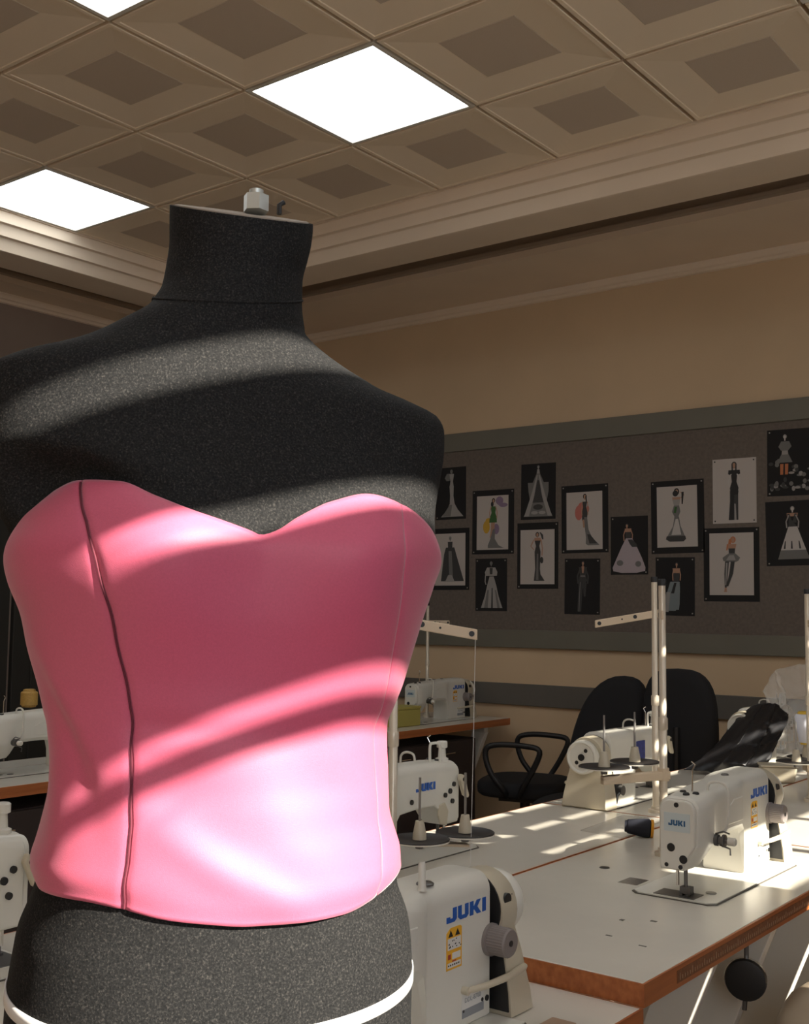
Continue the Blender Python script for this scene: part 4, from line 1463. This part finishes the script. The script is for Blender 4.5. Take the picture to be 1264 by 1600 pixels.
F['gown_dark'] = head(.0, .09, 'l', 'g', 1.1) + [('d', 's', [(.16, -.08, .08), (.30, -.07, .07)]), ('d', 's', [(.27, -.14, .14), (.40, -.20, .20), (.60, -.24, .30), (.92, -.30, .46)]), ('g', 's', [(.34, -.05, .05), (.60, -.04, .08), (.86, -.02, .10)]), ('l', 's', [(.80, -.06, .06), (.93, -.16, .16)])]
F['bolero'] = head(.0, .09, 'g', 'g', 1.0) + [('l', 's', [(.17, -.13, .13), (.26, -.20, .20), (.33, -.18, .18)]), ('d', 's', [(.18, -.05, .05), (.30, -.04, .04)]), ('l', 'l', ([(-.18, .32), (-.19, .44), (-.16, .50)], .03)), ('l', 's', [(.34, -.05, .08), (.50, -.12, .16), (.72, -.20, .24), (.94, -.32, .36)]), ('d', 's', [(.56, .02, .05), (.94, .0, .06)]), ('g', 's', [(.60, -.12, -.07), (.94, -.22, -.10)]), ('g', 's', [(.60, .12, .16), (.94, .20, .28)])]
F['ballgown'] = head(-.06, .16, 'd', 's', .95) + [('s', 's', [(.21, -.12, .06), (.28, -.10, .04)]), ('d', 's', [(.27, -.10, .05), (.40, -.09, .04)])] + arms(-.03, .22, 's', .12, .2) + [('m', 's', [(.38, -.09, .08), (.52, -.20, .20), (.72, -.34, .34), (.88, -.45, .43), (.94, -.43, .42), (.97, -.2, .2)]), ('d', 's', [(.40, -.04, .08), (.48, .02, .20), (.53, .08, .22)]), ('g', 'e', (-.25, .80, .09, .05)), ('g', 'e', (.24, .82, .08, .05))]
F['mermaid'] = head(.0, .09, 'k', 's', 1.5) + [('k', 'e', (-.03, .12, .07, .05)), ('s', 's', [(.18, -.11, .09), (.24, -.10, .09)]), ('s', 'l', ([(.10, .20), (.18, .15), (.10, .10)], .035)), ('k', 's', [(.10, .12, .18), (.30, .12, .15)]), ('l', 's', [(.22, -.10, .09), (.32, -.07, .06)]), ('g', 's', [(.32, -.07, .06), (.42, -.12, .09), (.50, -.06, .04)]), ('e', 's', [(.34, -.05, .01), (.44, -.08, -.02)]), ('g', 's', [(.50, -.06, .05), (.66, -.10, .09), (.84, -.26, .20), (.90, -.22, .18)]), ('w', 's', [(.54, -.03, .03), (.80, -.14, .10)]), ('d', 's', [(.82, -.26, .20), (.87, -.28, .22), (.91, -.18, .16)])]
F['bluegown'] = head(.04, .12, 'd', 's', .9) + [('s', 's', [(.19, -.06, .13), (.28, -.04, .11)]), ('d', 's', [(.27, -.05, .12), (.38, -.03, .10), (.44, -.07, .10)])] + arms(.04, .20, 's', .10, .2) + [('b', 's', [(.42, -.12, .12), (.60, -.20, .13), (.78, -.22, .08), (.92, -.24, .02)]), ('k', 's', [(.44, -.02, .04), (.62, -.10, -.02)]), ('b', 's', [(.50, .02, .13), (.80, .0, .12), (.90, .02, .10)]), ('l', 's', [(.60, -.22, -.12), (.94, -.34, -.16)])]
F['blackdress'] = head(.0, .10, 'd', 's', 1.35) + [('d', 's', [(.08, -.06, -.03), (.20, -.06, -.02)]), ('d', 's', [(.08, .03, .06), (.20, .02, .06)]), ('k', 's', [(.18, -.13, .13), (.24, -.14, .14), (.26, -.07, .07), (.36, -.055, .055), (.46, -.10, .10), (.56, -.08, .07)])] + arms(.0, .24, 'w', .13, .2, .03) + [('k', 's', [(.50, -.10, .10), (.66, -.10, .07), (.95, -.13, .02)]), ('d', 's', [(.56, .0, .09), (.95, -.02, .09)]), ('l', 's', [(.70, .0, .03), (.95, .0, .05)])]
F['shortskirt'] = head(.04, .11, 'o', 's', 1.4) + [('o', 's', [(.10, -.05, .0), (.22, -.08, .0)]), ('s', 's', [(.18, -.10, .12), (.27, -.07, .09)]), ('d', 's', [(.25, -.06, .09), (.34, -.05, .08)]), ('o', 'l', ([(-.08, .18), (-.10, .28)], .03)), ('g', 's', [(.33, -.06, .09), (.40, -.20, .20), (.45, -.18, .16), (.47, -.08, .10)]), ('l', 's', [(.36, -.04, .06), (.44, -.12, .10)]), ('d', 's', [(.46, -.14, -.05), (.66, -.16, -.08), (.90, -.15, -.11)]), ('d', 's', [(.46, -.01, .08), (.66, -.05, .04), (.86, -.12, -.07)]), ('l', 's', [(.48, -.12, -.08), (.84, -.14, -.12)]), ('s', 's', [(.88, -.15, -.11), (.95, -.17, -.10)])]
F['ruffles'] = head(-.12, .11, 'l', 'w', .9) + [('g', 's', [(.18, -.20, -.03), (.26, -.26, .02), (.32, -.20, -.05)]), ('l', 's', [(.32, -.18, -.06), (.38, -.19, -.05)]), ('g', 's', [(.38, -.20, -.04), (.50, -.28, .04)]), ('o', 's', [(.52, -.22, -.15), (.68, -.22, -.16)]), ('o', 's', [(.52, -.12, -.05), (.68, -.12, -.06)])]
rr_ = random.Random(5)
for k in range(46):
    t_ = rr_.random()
    yy_ = .46 + .44 * rr_.random()
    xx_ = -.42 + .9 * rr_.random()
    if yy_ < .55 and xx_ > .2:
        continue
    if .5 < yy_ < .68 and -.24 < xx_ < -.02:
        continue
    F['ruffles'].append(('lgg'[k % 3] if k % 4 else 'd', 'e', (xx_, yy_, .035 + .03 * t_, .018 + .022 * (1 - t_))))
F['aline'] = head(.06, .12, 'l', 'w', .95) + [('s', 's', [(.19, -.06, .17), (.24, -.05, .16)]), ('d', 's', [(.20, -.05, .0), (.30, -.02, .04), (.40, -.03, .15)]), ('d', 's', [(.20, .10, .15), (.30, .07, .14), (.34, .0, .14)])] + arms(.055, .22, 'l', .13, .2) + [('w', 's', [(.40, -.03, .15), (.55, -.10, .22), (.72, -.18, .30), (.86, -.24, .37)]), ('g', 's', [(.76, -.20, .32), (.90, -.26, .39)]), ('d', 's', [(.62, -.11, -.09), (.74, -.14, -.10)]), ('d', 's', [(.62, .02, .04), (.74, .01, .05)]), ('d', 's', [(.62, .17, .19), (.74, .18, .22)])]

LBL = {
    'mermaid_silver': 'black sheet with silver mermaid gown sketch nearest the mannequin shoulder',
    'green': 'black mounted sketch of a green dress with yellow and purple splashes',
    'pyramid': 'black sheet with a wide silver pyramid gown sketch',
    'ponytail': 'black mounted sketch of a slim black gown and ponytail',
    'train': 'black mounted sketch with red splash and long grey train',
    'suit': 'black sheet with a faint dark trouser suit sketch',
    'gown_dark': 'black mounted sketch of a dark caped gown half hidden by the bodice',
    'bolero': 'black sheet with pale slit gown and puffed sleeves sketch',
    'ballgown': 'black sheet with a wide pale ballgown sketch',
    'mermaid': 'black mounted sketch of a mermaid dress seen from behind',
    'bluegown': 'black sheet with a blue grey gown sketch behind the stand poles',
    'blackdress': 'unmounted white sheet with a long black dress sketch',
    'shortskirt': 'black mounted sketch of an orange haired figure in a flared short skirt',
    'ruffles': 'black sheet with a ruffled gown sketch at the top right edge',
    'aline': 'black sheet with a white A-line gown sketch at the right edge',
}
# name, centre x, centre z, width, height, inner paper (cx, cz, w, h) or None, paper colour
PICS = [('mermaid_silver', -3.843, 2.015, .216, .306, None, 'k'), ('green', -3.548, 1.836, .282, .366, (-3.551, 1.832, .213, .308), 'w'), ('pyramid', -3.250, 1.994, .222, .311, None, 'k'),
        ('ponytail', -3.254, 1.638, .262, .365, (-3.255, 1.631, .217, .301), 'w'), ('train', -2.961, 1.830, .283, .367, (-2.963, 1.820, .217, .311), 'w'), ('suit', -2.977, 1.467, .213, .298, None, 'k'),
        ('gown_dark', -3.847, 1.630, .275, .359, (-3.844, 1.628, .215, .303), 'w'), ('bolero', -3.558, 1.479, .212, .297, None, 'k'), ('ballgown', -2.699, 1.680, .213, .305, None, 'k'),
        ('mermaid', -2.430, 1.819, .288, .373, (-2.432, 1.820, .219, .311), 'w'), ('bluegown', -2.446, 1.465, .212, .295, None, 'k'), ('blackdress', -2.129, 1.935, .222, .321, None, 'w'),
        ('shortskirt', -2.150, 1.571, .284, .363, (-2.149, 1.574, .225, .306), 'w'), ('ruffles', -1.848, 2.057, .228, .322, None, 'k'), ('aline', -1.857, 1.716, .233, .310, None, 'k')]
for (nm, cx, cz, w_, h_, inner, pc) in PICS:
    e = empty('fashion_sketch', (cx, YW - .0182, cz))
    e.rotation_euler = (0, math.radians(random.uniform(-.8, .8)), 0)
    tag(e, LBL[nm], 'drawing', 'fashion drawings pinned to the notice board')
    if inner:
        MB().box(-w_ / 2, w_ / 2, -.0007, 0, -h_ / 2, h_ / 2).build('mount', M_PAPERK, e, smooth=0)
        ix, iz, iw, ih = inner[0] - cx, inner[1] - cz, inner[2], inner[3]
    else:
        ix, iz, iw, ih = 0, 0, w_, h_
    MB().box(ix - iw / 2, ix + iw / 2, -.0013, -.0007 if inner else 0, iz - ih / 2, iz + ih / 2).build('paper', M_PAPERW if pc == 'w' else M_PAPERK, e, smooth=0)
    sk = figure(F[nm], e, iw, ih)
    sk.location = (ix, 0, iz)
    for (sx, sz) in ((-1, 1), (1, 1), (1, -1), (-1, -1)):
        if random.random() < .35:
            continue
        MB().cyl((sx * (w_ / 2 - .012), -.0035, sz * (h_ / 2 - .012)), (sx * (w_ / 2 - .012), -.0007, sz * (h_ / 2 - .012)), .0036, n=10).build('pin', M_PIN if pc == 'k' or inner else M_INK, e)
